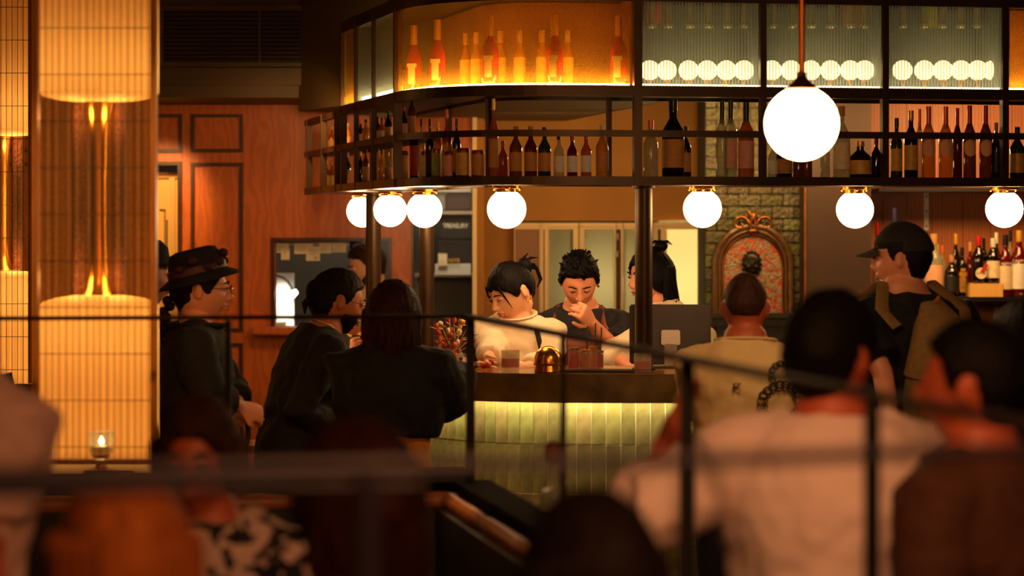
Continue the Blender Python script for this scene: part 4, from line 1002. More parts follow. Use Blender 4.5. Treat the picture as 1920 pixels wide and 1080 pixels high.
p = onB(1028, .1); o = empty('brass_dome', (p.x, p.y, ZC), 0, 'shiny brass dome lamp shade standing on the counter edge', 'dome')
MB().lathe([(.052, 0), (.055, .004), (.050, .03), (.054, .034), (.054, .058), (.046, .078), (.03, .094), (.012, .101), (0, .102)], seg=32).build('dome', M_brass, o)
MB().lathe([(.0555, .028), (.0575, .031), (.0555, .035)], seg=32).build('rim_band', M_old, o)
p = onB(905, .14); o = empty('food_tray', (p.x, p.y, ZC), 0, 'low orange-lit garnish tray by the bouquet', 'tray')
MB().bx(-.05, .04, -.03, .03, 0, .006, bev=.002).build('tray_base', M_old, o)
for k in range(9):
    MB().ell((-.04 + .009 * k, random.uniform(-.015, .015), .018 + random.uniform(0, .012)), (.012, .012, .013), 10, 8).build('garnish', (LC['cream'], CC['copper'], LC['red'])[k % 3], o)
p = onB(1122, .14)
o = empty('bar_mat', (p.x, p.y, ZC), heading(B, B.px(1122)), 'black rubber bar mat under the amber jars', 'mat'); MB().bx(-.135, .135, -.06, .06, 0, .009, bev=.002).build('mat_body', M_blk, o)
for px, oo, r, h, m, tx, wood in ((1076, .16, .022, .084, M_reddrink, 'dark red jar with silver lid, left on the bar mat', 0), (1098, .14, .022, .078, M_amber, 'glowing amber jar with gold lid on the bar mat', 1), (1113, .18, .018, .088, M_amber, 'second amber jar with straw on the bar mat', 1), (1124, .2, .016, .07, M_reddrink, 'small dark jar at the right of the bar mat', 0)):
    p = onB(px, oo); o = empty('jar', (p.x, p.y, ZC + .009), 0, tx, 'jar')
    MB().lathe([(r * .9, 0), (r, .004), (r, h * .82), (r * .9, h * .88), (r * .9, h * .92)], seg=20).build('jar_glass', M_cglass, o)
    MB().lathe([(0, .004), (r * .93, .005), (r * .93, h * .78), (0, h * .78)], seg=20).build('syrup', m, o)
    MB().lathe([(r * 1.02, h * .9), (r * 1.02, h), (0, h)], seg=20).build('lid', CC['gold'] if wood else M_steel, o)
    if r < .02 or wood: MB().cyl((.004, 0, h * .9), (.008, 0, h + .09), .003, seg=8).build('bar_spoon_handle', M_steel, o)
# till monitor, seen from behind
p = WP(1251, 690, 9.8); o = empty('till_monitor', (p.x, 9.62, ZC), 0, 'dark flat back of a till monitor beside the pillar', 'monitor')
s = 9.6 / F
MB().box((0, 0, (690 - 632) * s + .01), (153 * s, .02, 112 * s), Euler((-.10, 0, 0)), bev=.006).build('display_back', mat('dark_grey_plastic', (62, 52, 44), .45, .1), o, world=False)
MB().box((.0, -.025, .12), (.075, .03, .06), Euler((-.1, 0, 0)), bev=.004).build('mount_block', M_steel, o)
MB().box((.0, -.03, .055), (.05, .02, .10), bev=.004).build('stand_neck', M_steel, o)
MB().bx(-.08, .08, -.08, .06, 0, .008, bev=.003).build('stand_foot', mat('dark_grey_plastic'), o)
# flower arrangement
p = onB(850, .16); o = empty('dried_bouquet', (p.x, p.y, ZC), 0, 'bouquet of dried flowers in a vase behind the woman in black', 'flowers')
MB().lathe([(.03, 0), (.038, .01), (.04, .05), (.026, .08), (.03, .09)], seg=20).build('vase', M_cglass, o)
rf = random.Random(5)
cols = [CC['gold'], CC['copper'], LC['cream'], LC['red'], mat('dried_leaf', (110, 84, 40), .7)]
for k in range(70):
    a = rf.uniform(0, 2 * PI); rr = rf.uniform(0, .075); zz_ = rf.uniform(.07, .20); q = V((rr * math.cos(a), rr * math.sin(a), zz_ - rr * .3)); m = MB()
    m.loft([(0, 0, .05), q * .6 + V((0, 0, .02)), q], [.0012] * 3, 5)
    if k % 2: m.ell(q, (rf.uniform(.008, .014), rf.uniform(.008, .014), rf.uniform(.009, .015)), 9, 6)
    else:
        dd_ = V((math.cos(a), math.sin(a), rf.uniform(-.2, 1))).normalized(); m.loft([q, q + dd_ * .015, q + dd_ * .035], [.001, (.008, .002), .0008], 6)
    m.build('flower' if k % 2 else 'leaf', cols[k % 5], o)
# plates and papers by the man with the glasses
p = onB(655, .12)
o = empty('menu_booklet', (p.x - .0, p.y, ZC), heading(B, B.px(655, .12)), 'pale menu booklet on the side of the counter', 'menu'); MB().bx(-.11, .11, -.06, .09, 0, .012, bev=.002).build('pages', LC['cream'], o); MB().bx(-.112, .112, -.062, .092, .012, .014).build('cover', M_paper, o)
for k, (px, oo, tx) in enumerate(((672, .34, 'shallow bowl of snacks beyond the menu booklet'), (646, .2, 'second snack bowl further along the counter'))):
    p = onB(px, oo); o = empty('snack_bowl', (p.x, p.y, ZC), 0, tx, 'bowl')
    MB().lathe([(.025, 0), (.03, .004), (.06, .03), (.065, .032), (.055, .026), (0, .012)], seg=24).build('bowl', M_old, o)
    for q in range(14): MB().ell((random.uniform(-.035, .035), random.uniform(-.035, .035), .03 + random.uniform(0, .012)), (.012, .009, .008), 8, 6).build('snack', CC['gold'] if q % 2 else CC['cork'], o)
# candle on the low wall behind the near screen
pz = WP(190, 815, 7.36)
o = empty('candle_holder', (pz.x, 7.36, zc), 0, 'tea light burning in a glass holder on the low wall behind the screen', 'candle')
MB().lathe([(.045, 0), (.05, .005), (.02, .012), (.012, .03), (.03, .05)], seg=24).build('holder_foot', CC['gold'], o)
MB().lathe([(.028, .05), (.036, .055), (.04, .12), (.038, .12), (.034, .058)], seg=24).build('glass_cup', M_cglass, o)
MB().lathe([(0, .056), (.024, .056), (.024, .075), (0, .076)], seg=18).build('wax', LC['cream'], o)
MB().lathe([(0, .077), (.006, .083), (.007, .09), (0, .106)], seg=12).build('flame', mat('candle_flame', (255, 230, 180), .5, emit=(1, .72, .35), estr=60), o)
o = empty('serving_slate', (pz.x + .02, 7.3, zc), 0, 'dark slate under the tea light holder', 'slate'); MB().bx(-.06, .09, -.03, .0, 0, .012, bev=.002).build('slate_body', M_blk, o)
# blurred carafe on the low wall
dq = 6.0
p2 = V(K0) + dirv * (1.10); p2 = V((X(1040, p2.y + .0), p2.y))
o = empty('carafe', (X(1038, 6.35), 6.35, zc), 0, 'blurred clear carafe with a rusty stopper on the low wall', 'carafe')
o.location.z = zc
sq = 6.35 / F
MB().lathe([(.040, 0), (.044, .006), (.040, .04), (.026, .075), (.016, .10), (.014, .12)], seg=24).build('glass_body', M_cglass, o)
MB().lathe([(0, .002), (.038, .006), (.030, .05), (.0, .055)], seg=24).build('water', mat('pale_water', (210, 220, 190), .05, alpha=.4), o)
MB().lathe([(.013, .12), (.024, .13), (.026, .15), (.022, .175), (0, .18)], seg=20).build('stopper', mat('rust_stopper', (150, 62, 24), .5), o)
# side table and chair at the far left
o = empty('side_table', (X(20, 9.6), 9.6, 0), 0, 'dark side table seen through the wired screen at the far left', 'table')
zt_ = Z(732, 9.6)
MB().lathe([(.22, zt_ - .02), (.225, zt_ - .015), (.225, zt_), (0, zt_)], seg=32).build('table_top', M_brown, o); MB().cyl((0, 0, .02), (0, 0, zt_ - .02), .025).build('leg', M_blk, o); MB().lathe([(.16, 0), (.16, .02), (0, .025)], seg=24).build('base', M_blk, o)
for px, tx in ((38, 'black tin on the side table behind the wired screen'), (56, 'gold lidded pot beside the black tin')):
    MBx = MB().lathe([(.018, 0), (.02, .003), (.02, .03), (0, .031)], seg=16); q = MBx.build('tin', M_blk if px == 38 else M_brass, None, loc=(X(px, 9.55), 9.55, zt_)); tag(q, tx, 'tin')
o = empty('lounge_chair', (X(60, 8.9), 8.9, 0), 0, 'dark chair back leaning behind the first glass screen at the far left', 'chair')
MB().loft([WP(12, 700, 8.9), WP(45, 830, 8.9), WP(80, 930, 8.9)], [(.02, .02)] * 3, 8).build('backrest', M_blk, o, world=True)
MB().bx(X(60, 8.9), X(140, 8.9), 8.7, 9.1, .42, .47, bev=.01).build('seat', M_blk, o, world=True)
for dx, dy in ((0, 0), (.35, 0), (0, .35), (.35, .35)): MB().cyl((X(62, 8.9) + dx * .4, 8.73 + dy, 0), (X(62, 8.9) + dx * .4, 8.73 + dy, .42), .012).build('leg', M_blk, o, world=True)
# bar stool by the wooden wall
o = empty('bar_stool', (X(488, 10.6), 10.6, 0), 0, 'slim black bar stool against the wooden wall, behind the low wall', 'stool')
zq = Z(838, 10.6)
MB().lathe([(.15, .74), (.16, .75), (.16, .775), (0, .785)], seg=28).build('seat', M_leath, o)
for a in range(4): q = a * PI / 2 + .7; MB().cyl((.17 * math.cos(q), .17 * math.sin(q), 0), (.12 * math.cos(q), .12 * math.sin(q), .74), .009).build('leg', M_blk, o)
MB().lathe([(.143, .25), (.152, .255), (.143, .26)], seg=28).build('foot_ring', M_blk, o)
# ================================================================ PEOPLE
def interp(tab, x):
    if x <= tab[0][0]: return tab[0][1]
    for (a, u), (b, w) in zip(tab, tab[1:]):
        if x <= b:
            k = (x - a) / (b - a)
            return tuple(p + (q - p) * k for p, q in zip(u, w)) if isinstance(u, tuple) else u + (w - u) * k
    return tab[-1][1]
TOR_M = [(.47, (.098, .070)), (.52, (.103, .072)), (.57, (.096, .066)), (.62, (.088, .062)), (.68, (.096, .066)), (.74, (.110, .070)), (.79, (.116, .066)), (.82, (.100, .055)), (.842, (.068, .047)), (.866, (.042, .040))]
TOR_F = [(.47, (.104, .072)), (.52, (.106, .074)), (.57, (.092, .064)), (.62, (.076, .056)), (.68, (.084, .062)), (.74, (.096, .074)), (.79, (.103, .062)), (.82, (.088, .050)), (.842, (.058, .042)), (.866, (.036, .035))]
def headpt(u, g=1.0):
    x, y, z = u; ax = .074; ay = .094 if y > 0 else .102; az = .118 if z > 0 else .116
    p = V((x * ax, y * ay, z * az))
    if z < 0:
        t = -z; p.x *= 1 - .30 * t ** 1.6
        if y < 0: p.y *= 1 - .42 * t
        else: p.y *= 1 + .10 * t - .0 * t
    else:
        if y > 0: p.y *= 1 - .06 * z
    if y > 0:
        for s_ in (-1, 1):
            e = math.exp(-(((p.x - s_ * .031) / .017) ** 2 + ((p.z - .012) / .013) ** 2)); p.y -= .011 * e
            e = math.exp(-(((p.x - s_ * .042) / .018) ** 2 + ((p.z + .022) / .018) ** 2)); p.y += .004 * e
        e = math.exp(-((p.z - .034) / .012) ** 2 - (p.x / .045) ** 2); p.y += .004 * e
        e = math.exp(-((p.z + .068) / .012) ** 2 - (p.x / .03) ** 2); p.y -= .003 * e
        e = math.exp(-((p.z + .100) / .016) ** 2 - (p.x / .025) ** 2); p.y += .007 * e
    return p * g
def sph(seg, rings):
    P = []; Fc = []
    for i in range(rings + 1):
        th = PI * i / rings
        for k in range(seg):
            a = 2 * PI * k / seg; P.append(V((math.sin(th) * math.cos(a), math.sin(th) * math.sin(a), math.cos(th))))
    for i in range(rings):
        for k in range(seg):
            a, b, c, d = i * seg + k, i * seg + (k + 1) % seg, (i + 1) * seg + (k + 1) % seg, (i + 1) * seg + k
            Fc.append((a, d, c) if i == 0 else ((a, d, b) if i == rings - 1 else (a, d, c, b)))
    return P, Fc
HL = {  # hairline height (m, head space) against azimuth from the face, degrees
 'short': [(0, .070), (40, .062), (62, .050), (74, .010), (84, -.010), (92, .022), (104, .028), (114, -.030), (126, -.066), (180, -.082)],
 'crop': [(0, .072), (40, .064), (66, .050), (80, .022), (92, .034), (106, .034), (120, .0), (140, -.035), (180, -.040)],
 'long': [(0, .062), (25, .058), (45, .030), (60, -.02), (70, -.05), (95, -.07), (180, -.08)],
 'tied': [(0, .060), (40, .046), (58, .020), (72, -.012), (82, -.006), (92, .020), (104, .022), (116, -.04), (180, -.078)],
}
def hair_cap(mb, T, line='short', th=.014, nz=.006, fr=30, top=0.0, back=0.0, seg=72, rings=48, str_=(1, 1, 1), fringe=0.0, seed=0):
    P, Fc = sph(seg, rings); vs = []
    for u in P:
        p = headpt(u); az = math.degrees(math.atan2(abs(u.x), u.y)); hl = interp(HL[line], az)
        if fringe and az < 50: hl -= fringe * (1 if u.x > 0 else .4)
        k = max(0.0, min(1.0, (p.z - hl) / .014 + .4)); k = k * k * (3 - 2 * k)
        n = noise.noise(V((u.x * fr * str_[0] + seed * 9.1, u.y * fr * str_[1], u.z * fr * str_[2])) * .35) + .5 * noise.noise(V((u.x * fr + seed, u.y * fr, u.z * fr * .4)))
        t = -.008 + k * (.008 + th + n * nz + top * max(0, u.z) ** 2 + back * max(0, -u.y) ** 2)
        vs.append(T @ (p + u * t))
    mb.add(vs, Fc); return mb

def remesh(o, vox, sm=3, adapt=0.0):
    r = o.modifiers.new('merge', 'REMESH'); r.mode = 'VOXEL'; r.voxel_size = vox; r.use_smooth_shade = True
    if sm: s = o.modifiers.new('soften', 'SMOOTH'); s.factor = .5; s.iterations = sm
    return o
SK = {'fair': mat('fair_skin', (226, 150, 112), .5, 0, .08, 12), 'tan': mat('tanned_skin', (196, 120, 80), .5, 0, .1, 12), 'pale': mat('pale_skin', (238, 176, 134), .48, 0, .06, 12), 'ruddy': mat('ruddy_skin', (186, 92, 58), .5, 0, .1, 12)}
HM = {'black': mat('black_hair', (10, 7, 6), .62, 0, .4, 60, .5, stretch=(1, 1, .15), spec=.12), 'dark': mat('dark_brown_hair', (24, 14, 9), .62, 0, .4, 60, .5, stretch=(1, 1, .15), spec=.12), 'auburn': mat('auburn_hair', (46, 19, 10), .62, 0, .4, 60, .5, stretch=(1, 1, .15), spec=.12),
      'blond': mat('honey_blond_hair', (150, 82, 30), .62, 0, .35, 60, .5, stretch=(1, 1, .15), spec=.12), 'brown': mat('brown_hair', (58, 33, 17), .62, 0, .4, 60, .5, stretch=(1, 1, .15), spec=.12)}
CL = {'black': mat('black_cloth', (10, 8, 8), .85, 0, .25, 40, .1), 'charcoal': mat('charcoal_knit', (30, 24, 20), .9, 0, .2, 60, .2), 'cream': mat('cream_linen', (236, 214, 176), .85, 0, .06, 12, .15), 'mustard': mat('mustard_cotton', (226, 146, 40), .8, 0, .1, 14, .1),
      'tee': mat('cream_jersey', (232, 196, 136), .85, 0, .05, 8, .1), 'white': mat('white_jersey', (236, 214, 206), .85, 0, .04, 5, .15), 'navy': mat('black_twill_shirt', (24, 22, 26), .8, 0, .2, 30, .1), 'rust': mat('brown_corduroy', (70, 36, 18), .85, 0, .2, 12, .2),
      'pinkw': mat('pale_pink_cotton', (216, 176, 164), .85, 0, .06, 8, .1), 'denim': mat('dark_denim', (30, 32, 44), .85, 0, .15, 60, .1), 'olive': mat('olive_canvas', (120, 92, 48), .85, 0, .15, 40, .15), 'brownleather': mat('brown_leather_apron', (128, 62, 32), .5, 0, .15, 14, .1)}
fm = bpy.data.materials.new('floral_print_cotton'); fm.use_nodes = True; nt = fm.node_tree; N = nt.nodes; L = nt.links
tc = N.new('ShaderNodeTexCoord'); nz = N.new('ShaderNodeTexNoise'); nz.inputs['Scale'].default_value = 26; nz.inputs['Detail'].default_value = 1.5; nz.inputs['Distortion'].default_value = .8; r = N.new('ShaderNodeValToRGB')
r.color_ramp.elements[0].position = .5; r.color_ramp.elements[0].color = (.012, .011, .014, 1); r.color_ramp.elements[1].position = .54; r.color_ramp.elements[1].color = (.72, .52, .44, 1)
L.new(tc.outputs['Object'], nz.inputs[0]); L.new(nz.outputs['Fac'], r.inputs[0]); L.new(r.outputs[0], N['Principled BSDF'].inputs['Base Color']); N['Principled BSDF'].inputs['Roughness'].default_value = .85
CL['floral'] = fm
M_eye = mat('eye_white', (220, 205, 190), .2); M_iris = mat('dark_iris', (28, 16, 10), .2); M_lip = mat('lip_skin', (176, 78, 60), .45)

def hand(mb, w, dr, nrm_, curl=.5, side=1, sc_=1.0, spread=.0):
    """palm, four fingers of different length and a thumb; dr = pointing direction, nrm_ = back-of-hand normal"""
    dr = V(dr).normalized(); n = V(nrm_); n = (n - dr * n.dot(dr)).normalized(); u = dr.cross(n).normalized() * side   # u: towards the thumb
    mb.loft([w - dr * .01, w + dr * .03 * sc_, w + dr * .065 * sc_, w + dr * .088 * sc_], [(.026 * sc_, .018 * sc_), (.036 * sc_, .016 * sc_), (.041 * sc_, .015 * sc_), (.038 * sc_, .012 * sc_)], 12, side=u, round_ends=True)
    for i, (o_, ln) in enumerate(((.030, .070), (.010, .078), (-.010, .073), (-.029, .058))):
        p = w + dr * (.080 - abs(i - 1.2) * .004) * sc_ + u * o_ * sc_; d_ = (dr + u * spread * o_ * 10).normalized(); pts = [p]; a = curl * .5
        for sgm in (.42, .33, .25):
            d2 = d_ * math.cos(a) - n * math.sin(a); pts.append(pts[-1] + d2 * ln * sgm * sc_); a += curl
        mb.loft(pts, [.0092 * sc_, .0086 * sc_, .0078 * sc_, .0066 * sc_], 8, side=u, round_ends=True)
    p = w + dr * .022 * sc_ + u * .028 * sc_; t1 = p + (dr * .7 + u * .6 - n * .25).normalized() * .036 * sc_; t2 = t1 + (dr * .95 + u * .1 - n * .3 * (1 + curl)).normalized() * .032 * sc_
    mb.loft([p, t1, t2], [.0125 * sc_, .0105 * sc_, .008 * sc_], 8, round_ends=True)

FOLD = bpy.data.textures.new('cloth_folds', 'CLOUDS'); FOLD.noise_scale = .075; FOLD.noise_depth = 1; FOLD.noise_basis = 'BLENDER_ORIGINAL'
class Person:
    def __init__(s, label, px, py, d, face, lean=0, hyaw=0, hpitch=0, hroll=0, sit=None, skin='fair', female=False, top='black', sleeve=1.0, bottom='denim', hem=.50, off=.012,
                 armL=None, armR=None, vox=.006, curl=(.5, .5), handn=(None, None), name='person', broad=1.0, nofeet=False, H=None, sideway=0.0, cloth_vox=None, group=None, stool=None):
        s.face = math.radians(face); lean = math.radians(lean); s.lean = lean; s.female = female
        hz = CZ - (py - HZ) / F * d; s.sit = sit
        if H is None:
            H = 1.6
            for _ in range(8):
                s.H = H; s.p0 = .53 * H
                z = s.sp(0, .012, .93 * H).z; H += (hz - z) / .93
        s.H = H; s.p0 = .53 * H; s.dz = 0
        s.dz = hz - s.sp(0, .012, .93 * H).z if sit is not None else 0
        s.tor = TOR_F if female else TOR_M; s.broad = broad
        hp_ = s.sp(0, .012, .93 * H); R = Matrix.Rotation(s.face, 3, 'Z')
        tx = V(((px - 960) / F * d, d, 0)); q = R @ V((hp_.x, hp_.y, 0)); s.loc = V((tx.x - q.x, tx.y - q.y, 0))
        s.root = empty(name, s.loc, s.face, label, 'person', group)
        s.R = R; s.Ri = R.inverted()
        s.T = Matrix.Translation(hp_) @ Matrix.Rotation(math.radians(hyaw), 4, 'Z') @ Matrix.Rotation(math.radians(-hpitch), 4, 'X') @ Matrix.Rotation(math.radians(hroll), 4, 'Y')
        s.skin = SK[skin]; s.vox = vox
        # joints
        sh = .108 * H * (.93 if female else 1) * broad
        s.sh = {1: s.sp(sh, -.005, .806 * H), -1: s.sp(-sh, -.005, .806 * H)}
        s.arm = {}
        for sd, spec in ((-1, armL), (1, armR)):
            if spec is None:
                S_ = s.sh[sd]; e = S_ + V((sd * .045, .0, -.172 * H)); w = e + V((-sd * .01, .07, -.145 * H))
            else: e, w = [s.w2l(WP(*a)) for a in spec]
            s.arm[sd] = (e, w)
        # ---- skin body, one mesh
        b = MB()
        zs_ = [.47, .50, .53, .57, .62, .66, .70, .74, .775, .80, .82, .84, .862]
        b.loft([s.sp(0, 0, z * H) for z in zs_], [tuple(x * H * (broad if k_ == 0 else 1) for k_, x in enumerate(interp(s.tor, z))) for z in zs_], 24, side=(1, 0, 0), round_ends=True)
        nk = hp_ + (s.T.to_3x3() @ V((0, -.018, -.07)))
        b.loft([s.sp(0, -.006, .83 * H), s.sp(0, -.004, .86 * H), nk], [(.060, .055), (.054, .054), (.052, .056)] if not female else [(.052, .05), (.046, .046), (.046, .05)], 16, side=(1, 0, 0), round_ends=True)
        P, Fc = sph(48, 36); b.add([s.T @ headpt(u) for u in P], Fc)
        T = s.T
        b.loft([T @ V((0, .088, .026)), T @ V((0, .098, .004)), T @ V((0, .112, -.019)), T @ V((0, .100, -.030))], [.007, .0085, .0115, .010], 10, round_ends=True)
        for q in (-1, 1):
            b.ell(T @ V((q * .010, .100, -.026)), .0075, 8, 6)
            b.ell(T @ V((q * .078, -.008, -.004)), (.007, .017, .026), 14, 10, (T.to_3x3() @ Matrix.Rotation(-q * .35, 3, 'Z')))
            b.ell(T @ V((q * .077, -.010, .012)), (.009, .014, .014), 12, 8, T.to_3x3())
            b.ell(T @ V((q * .030, .083, .013)), (.014, .010, .008), 12, 8, T.to_3x3())
        for zz_, w_ in ((-.050, .021), (-.060, .019)): b.ell(T @ V((0, .094 if zz_ > -.055 else .092, zz_)), (w_, .009, .0055), 12, 8, T.to_3x3())
        for sd in (-1, 1):
            e, w = s.arm[sd]; S_ = s.sh[sd]; k = .92 if female else 1
            b.loft([s.sp(sd * .055 * H, 0, .812 * H), S_, S_.lerp(e, .5), e, e.lerp(w, .35), w], [.05 * k, .052 * k, .045 * k, .038 * k, .037 * k, .025 * k], 14, round_ends=True)
            dr = (w - e).normalized(); hn = handn[0 if sd < 0 else 1]
            hn = (s.Ri @ V(hn)) if hn is not None else V((sd * 1.0, -.2, .2))
            hand(b, w + dr * .01, dr, hn, curl[0 if sd < 0 else 1], side=sd if True else 1, sc_=.94 if female else 1)
        s.legs = []
        for sd in (-1, 1):
            if sit is None:
                hipp = V((sd * .052 * H, 0, .50 * H)); kn = V((sd * .058 * H, .02, .27 * H)); an = V((sd * .060 * H, -.01, .05 * H))
            else:
                hipp = V((sd * .052 * H, 0, s.p0 + s.dz - .02)); sz_ = s.p0 + s.dz; kn = V((sd * .07 * H, .235 * H, sz_ - .03)); an = V((sd * .07 * H, .24 * H, max(.07, sz_ - .44)))
            ft = an + V((0, .12, -.02)); s.legs.append((sd, hipp, kn, an, ft))
            b.loft([hipp, hipp.lerp(kn, .5), kn, kn.lerp(an, .35), an], [.08, .068, .052, .05, .033], 12, round_ends=True)
        s.body = remesh(b.build('body', s.skin, s.root), vox, 2)
        # ---- garments
        cv = cloth_vox or max(.008, vox)
        g_ = MB(); zt = [z for z in (hem, .50, .54, .58, .62, .66, .70, .74, .775, .80, .82, .842, .856) if z >= hem]
        if hem < .5: zt = [hem] + [z for z in (.47, .50, .54, .58, .62, .66, .70, .74, .775, .80, .82, .842, .856)]
        def rr(z):
            a_, c_ = interp(s.tor, z); k_ = 1.0 + (max(0, .5 - z) * .5)
            return ((a_ * H * broad + off + .004) * k_, (c_ * H + off + .004) * k_)
        if sit is not None: zt = [z for z in zt if z >= .49]
        g_.loft([s.sp(0, 0, z * H) for z in zt], [rr(z) for z in zt], 28, side=(1, 0, 0))
        for sd in (-1, 1):
            e, w = s.arm[sd]; S_ = s.sh[sd]
            pts = [s.sp(sd * .045 * H, 0, .818 * H), S_, S_.lerp(e, .5)]; rad = [.055 + off, .054 + off, .048 + off]
            if sleeve <= .55: pts[2] = S_.lerp(e, sleeve * 1.6); rad[2] = .056 + off
            else:
                pts.append(e); rad.append(.041 + off); q = min(1, (sleeve - .5) * 2)
                if q > .1: pts += [e.lerp(w, q * .5), e.lerp(w, q * .96)]; rad += [.038 + off, .030 + off]
            g_.loft(pts, rad, 16, round_ends=False)
        s.shirt = remesh(g_.build('shirt', CL[top], s.root), cv, 4)
        fo = s.shirt.modifiers.new('folds', 'DISPLACE'); fo.texture = FOLD; fo.strength = .022; fo.mid_level = .42; fo.texture_coords = 'LOCAL'
        tr = MB()
        if sit is None:
            zt = (.47, .50, .54, .575, .61, .66); tr.loft([s.sp(0, 0, z * H) if z > .53 else V((0, 0, z * H)) for z in zt], [(interp(s.tor, z)[0] * H * (broad if z > .53 else 1) + .010, interp(s.tor, z)[1] * H + .010) for z in zt], 24, side=(1, 0, 0))
        else: tr.ell(V((0, .02, s.p0 + s.dz)), (.19 if not female else .185, .14, .11))
        for sd, hipp, kn, an, ft in s.legs: tr.loft([hipp, hipp.lerp(kn, .5), kn, kn.lerp(an, .5), an + V((0, 0, .02))], [.094, .083, .067, .060, .055], 16, round_ends=False)
        s.trousers = remesh(tr.build('trousers', CL[bottom], s.root), .014, 4)
        for sd, hipp, kn, an, ft in s.legs:
            m = MB().loft([V((an.x, an.y - .035, an.z - .02)), V((an.x, an.y + .04, an.z - .015)), V((an.x, an.y + .12, an.z - .03)), V((an.x, an.y + .17, an.z - .034))], [(.034, .042), (.036, .046), (.040, .030), (.032, .022)], 14, side=(1, 0, 0), round_ends=True)
            z0 = min(v[2] for v in m.v); m.v = [(v[0], v[1], v[2] - z0 + (an.z - .05 if sit is not None else 0)) for v in m.v]
            m.build('shoe', CL['black'], s.root)
        if sit is not None:
            zs2 = s.p0 + s.dz - .115; o = empty('bar_stool' if zs2 > .6 else 'stool', (s.loc.x, s.loc.y, 0), s.face, stool, 'stool')
            MB().lathe([(.15, zs2 - .04), (.165, zs2 - .03), (.165, zs2 - .01), (.15, zs2), (0, zs2)], seg=28).build('seat', M_leath, o)
            for a in range(4): q = a * PI / 2 + .7; MB().cyl((.19 * math.cos(q), .19 * math.sin(q), 0), (.13 * math.cos(q), .13 * math.sin(q), zs2 - .04), .011).build('leg', M_blk, o)
    def sp(s, x, y, z):
        t = z - s.p0; L_ = .16 * s.H; dz = getattr(s, 'dz', 0)
        if t <= 0 or abs(s.lean) < 1e-4: return V((x, y, z + dz))
        if t < L_: th = s.lean * t / L_; Y = L_ / s.lean * (1 - math.cos(th)); Zz = L_ / s.lean * math.sin(th)
        else: th = s.lean; Y = L_ / s.lean * (1 - math.cos(th)) + (t - L_) * math.sin(th); Zz = L_ / s.lean * math.sin(th) + (t - L_) * math.cos(th)
        return V((x, Y + y * math.cos(th), s.p0 + Zz - y * math.sin(th) + dz))
    def w2l(s, p): return s.Ri @ (V(p) - s.loc)
    def wp(s, px, py, d): return s.w2l(WP(px, py, d))
    def h(s, x, y, z): return s.T @ V((x, y, z))
    def part(s, name, mb, m, smooth=True, vox=None, sm=2):
        o = mb.build(name, m, s.root, smooth)
        if vox: remesh(o, vox, sm)
        return o
    def hair(s, m, line='short', extra=None, name='hair', **k):
        mb = MB(); hair_cap(mb, s.T, line, **k)
        if extra: extra(mb)
        return s.part(name, mb, HM[m])
    def eyes(s, closed=False, browm='dark', smile=False):
        for q in (-1, 1):
            m = MB()
            if not closed:
                m.ell(s.h(q * .031, .088, .012), (.0105, .006, .005), 12, 8, s.T.to_3x3()); s.part('eye', m, M_eye)
                m = MB().ell(s.h(q * .031, .0925, .012), (.0045, .003, .0045), 10, 8, s.T.to_3x3()); s.part('iris', m, M_iris)
            m = MB().loft([s.h(q * .018, .092, .0125), s.h(q * .031, .0965, .017 if not closed else .008), s.h(q * .045, .086, .012)], [.0012, .0018, .001], 6); s.part('eyelash', m, M_iris)
            m = MB().loft([s.h(q * .014, .0965, .030), s.h(q * .030, .0985, .037), s.h(q * .048, .084, .031)], [(.003, .0025), (.003, .0035), (.002, .002)], 8); s.part('eyebrow', m, HM[browm])
        c = .004 if smile else 0
        m = MB().loft([s.h(-.022, .090, -.054 + c), s.h(-.010, .100, -.050), s.h(0, .1025, -.052), s.h(.010, .100, -.050), s.h(.022, .090, -.054 + c)], [.001, .0038, .0032, .0038, .001], 8)
        m.loft([s.h(-.020, .090, -.056 + c), s.h(0, .1005, -.0605), s.h(.020, .090, -.056 + c)], [.001, .0048, .001], 8); s.part('lips', m, M_lip)
    def glasses(s):
        m = MB()
        for q in (-1, 1):
            c = V((q * .033, .112, .010)); pts = [s.T @ (c + V((.021 * math.cos(a) , -.005 * abs(math.cos(a)), .015 * math.sin(a)))) for a in [k * PI / 9 for k in range(19)]]
            m.loft(pts, [.0013] * 19, 6, close=False); m.loft([s.h(q * .054, .106, .014), s.h(q * .080, .0, .010), s.h(q * .081, -.02, .0)], [.0014] * 3, 6)
        m.loft([s.h(-.012, .112, .013), s.h(0, .115, .016), s.h(.012, .112, .013)], [.0013] * 3, 6)
        s.part('eyeglasses', m, mat('thin_metal_frame', (120, 80, 50), .3, .9))
    def panel(s, name, m, z0, z1, a0, a1, off=.03, nz_=14, na=14, taper=None, thick=.004, world_pts=False):
        """a piece of cloth wrapped on the torso; angles in degrees, 90 = front, 270 = back"""
        mb = MB(); vs = []
        for i in range(nz_ + 1):
            z = z0 + (z1 - z0) * i / nz_; rx, ry = interp(s.tor, z); k = taper(i / nz_) if taper else 1
            for j in range(na + 1):
                mid = (a0 + a1) / 2; a = math.radians(mid + (a0 + (a1 - a0) * j / na - mid) * k)
                vs.append(s.sp((rx * s.H * s.broad + off) * math.cos(a), (ry * s.H + off) * math.sin(a), z * s.H))
        mb.add(vs, [(i * (na + 1) + j, i * (na + 1) + j + 1, (i + 1) * (na + 1) + j + 1, (i + 1) * (na + 1) + j) for i in range(nz_) for j in range(na)])
        o = s.part(name, mb, m); q = o.modifiers.new('thickness', 'SOLIDIFY'); q.thickness = thick; q.offset = 0; return o
    def tp(s, z, ang, off=.03):
        rx, ry = interp(s.tor, z); a = math.radians(ang); return s.sp((rx * s.H * s.broad + off) * math.cos(a), (ry * s.H + off) * math.sin(a), z * s.H)
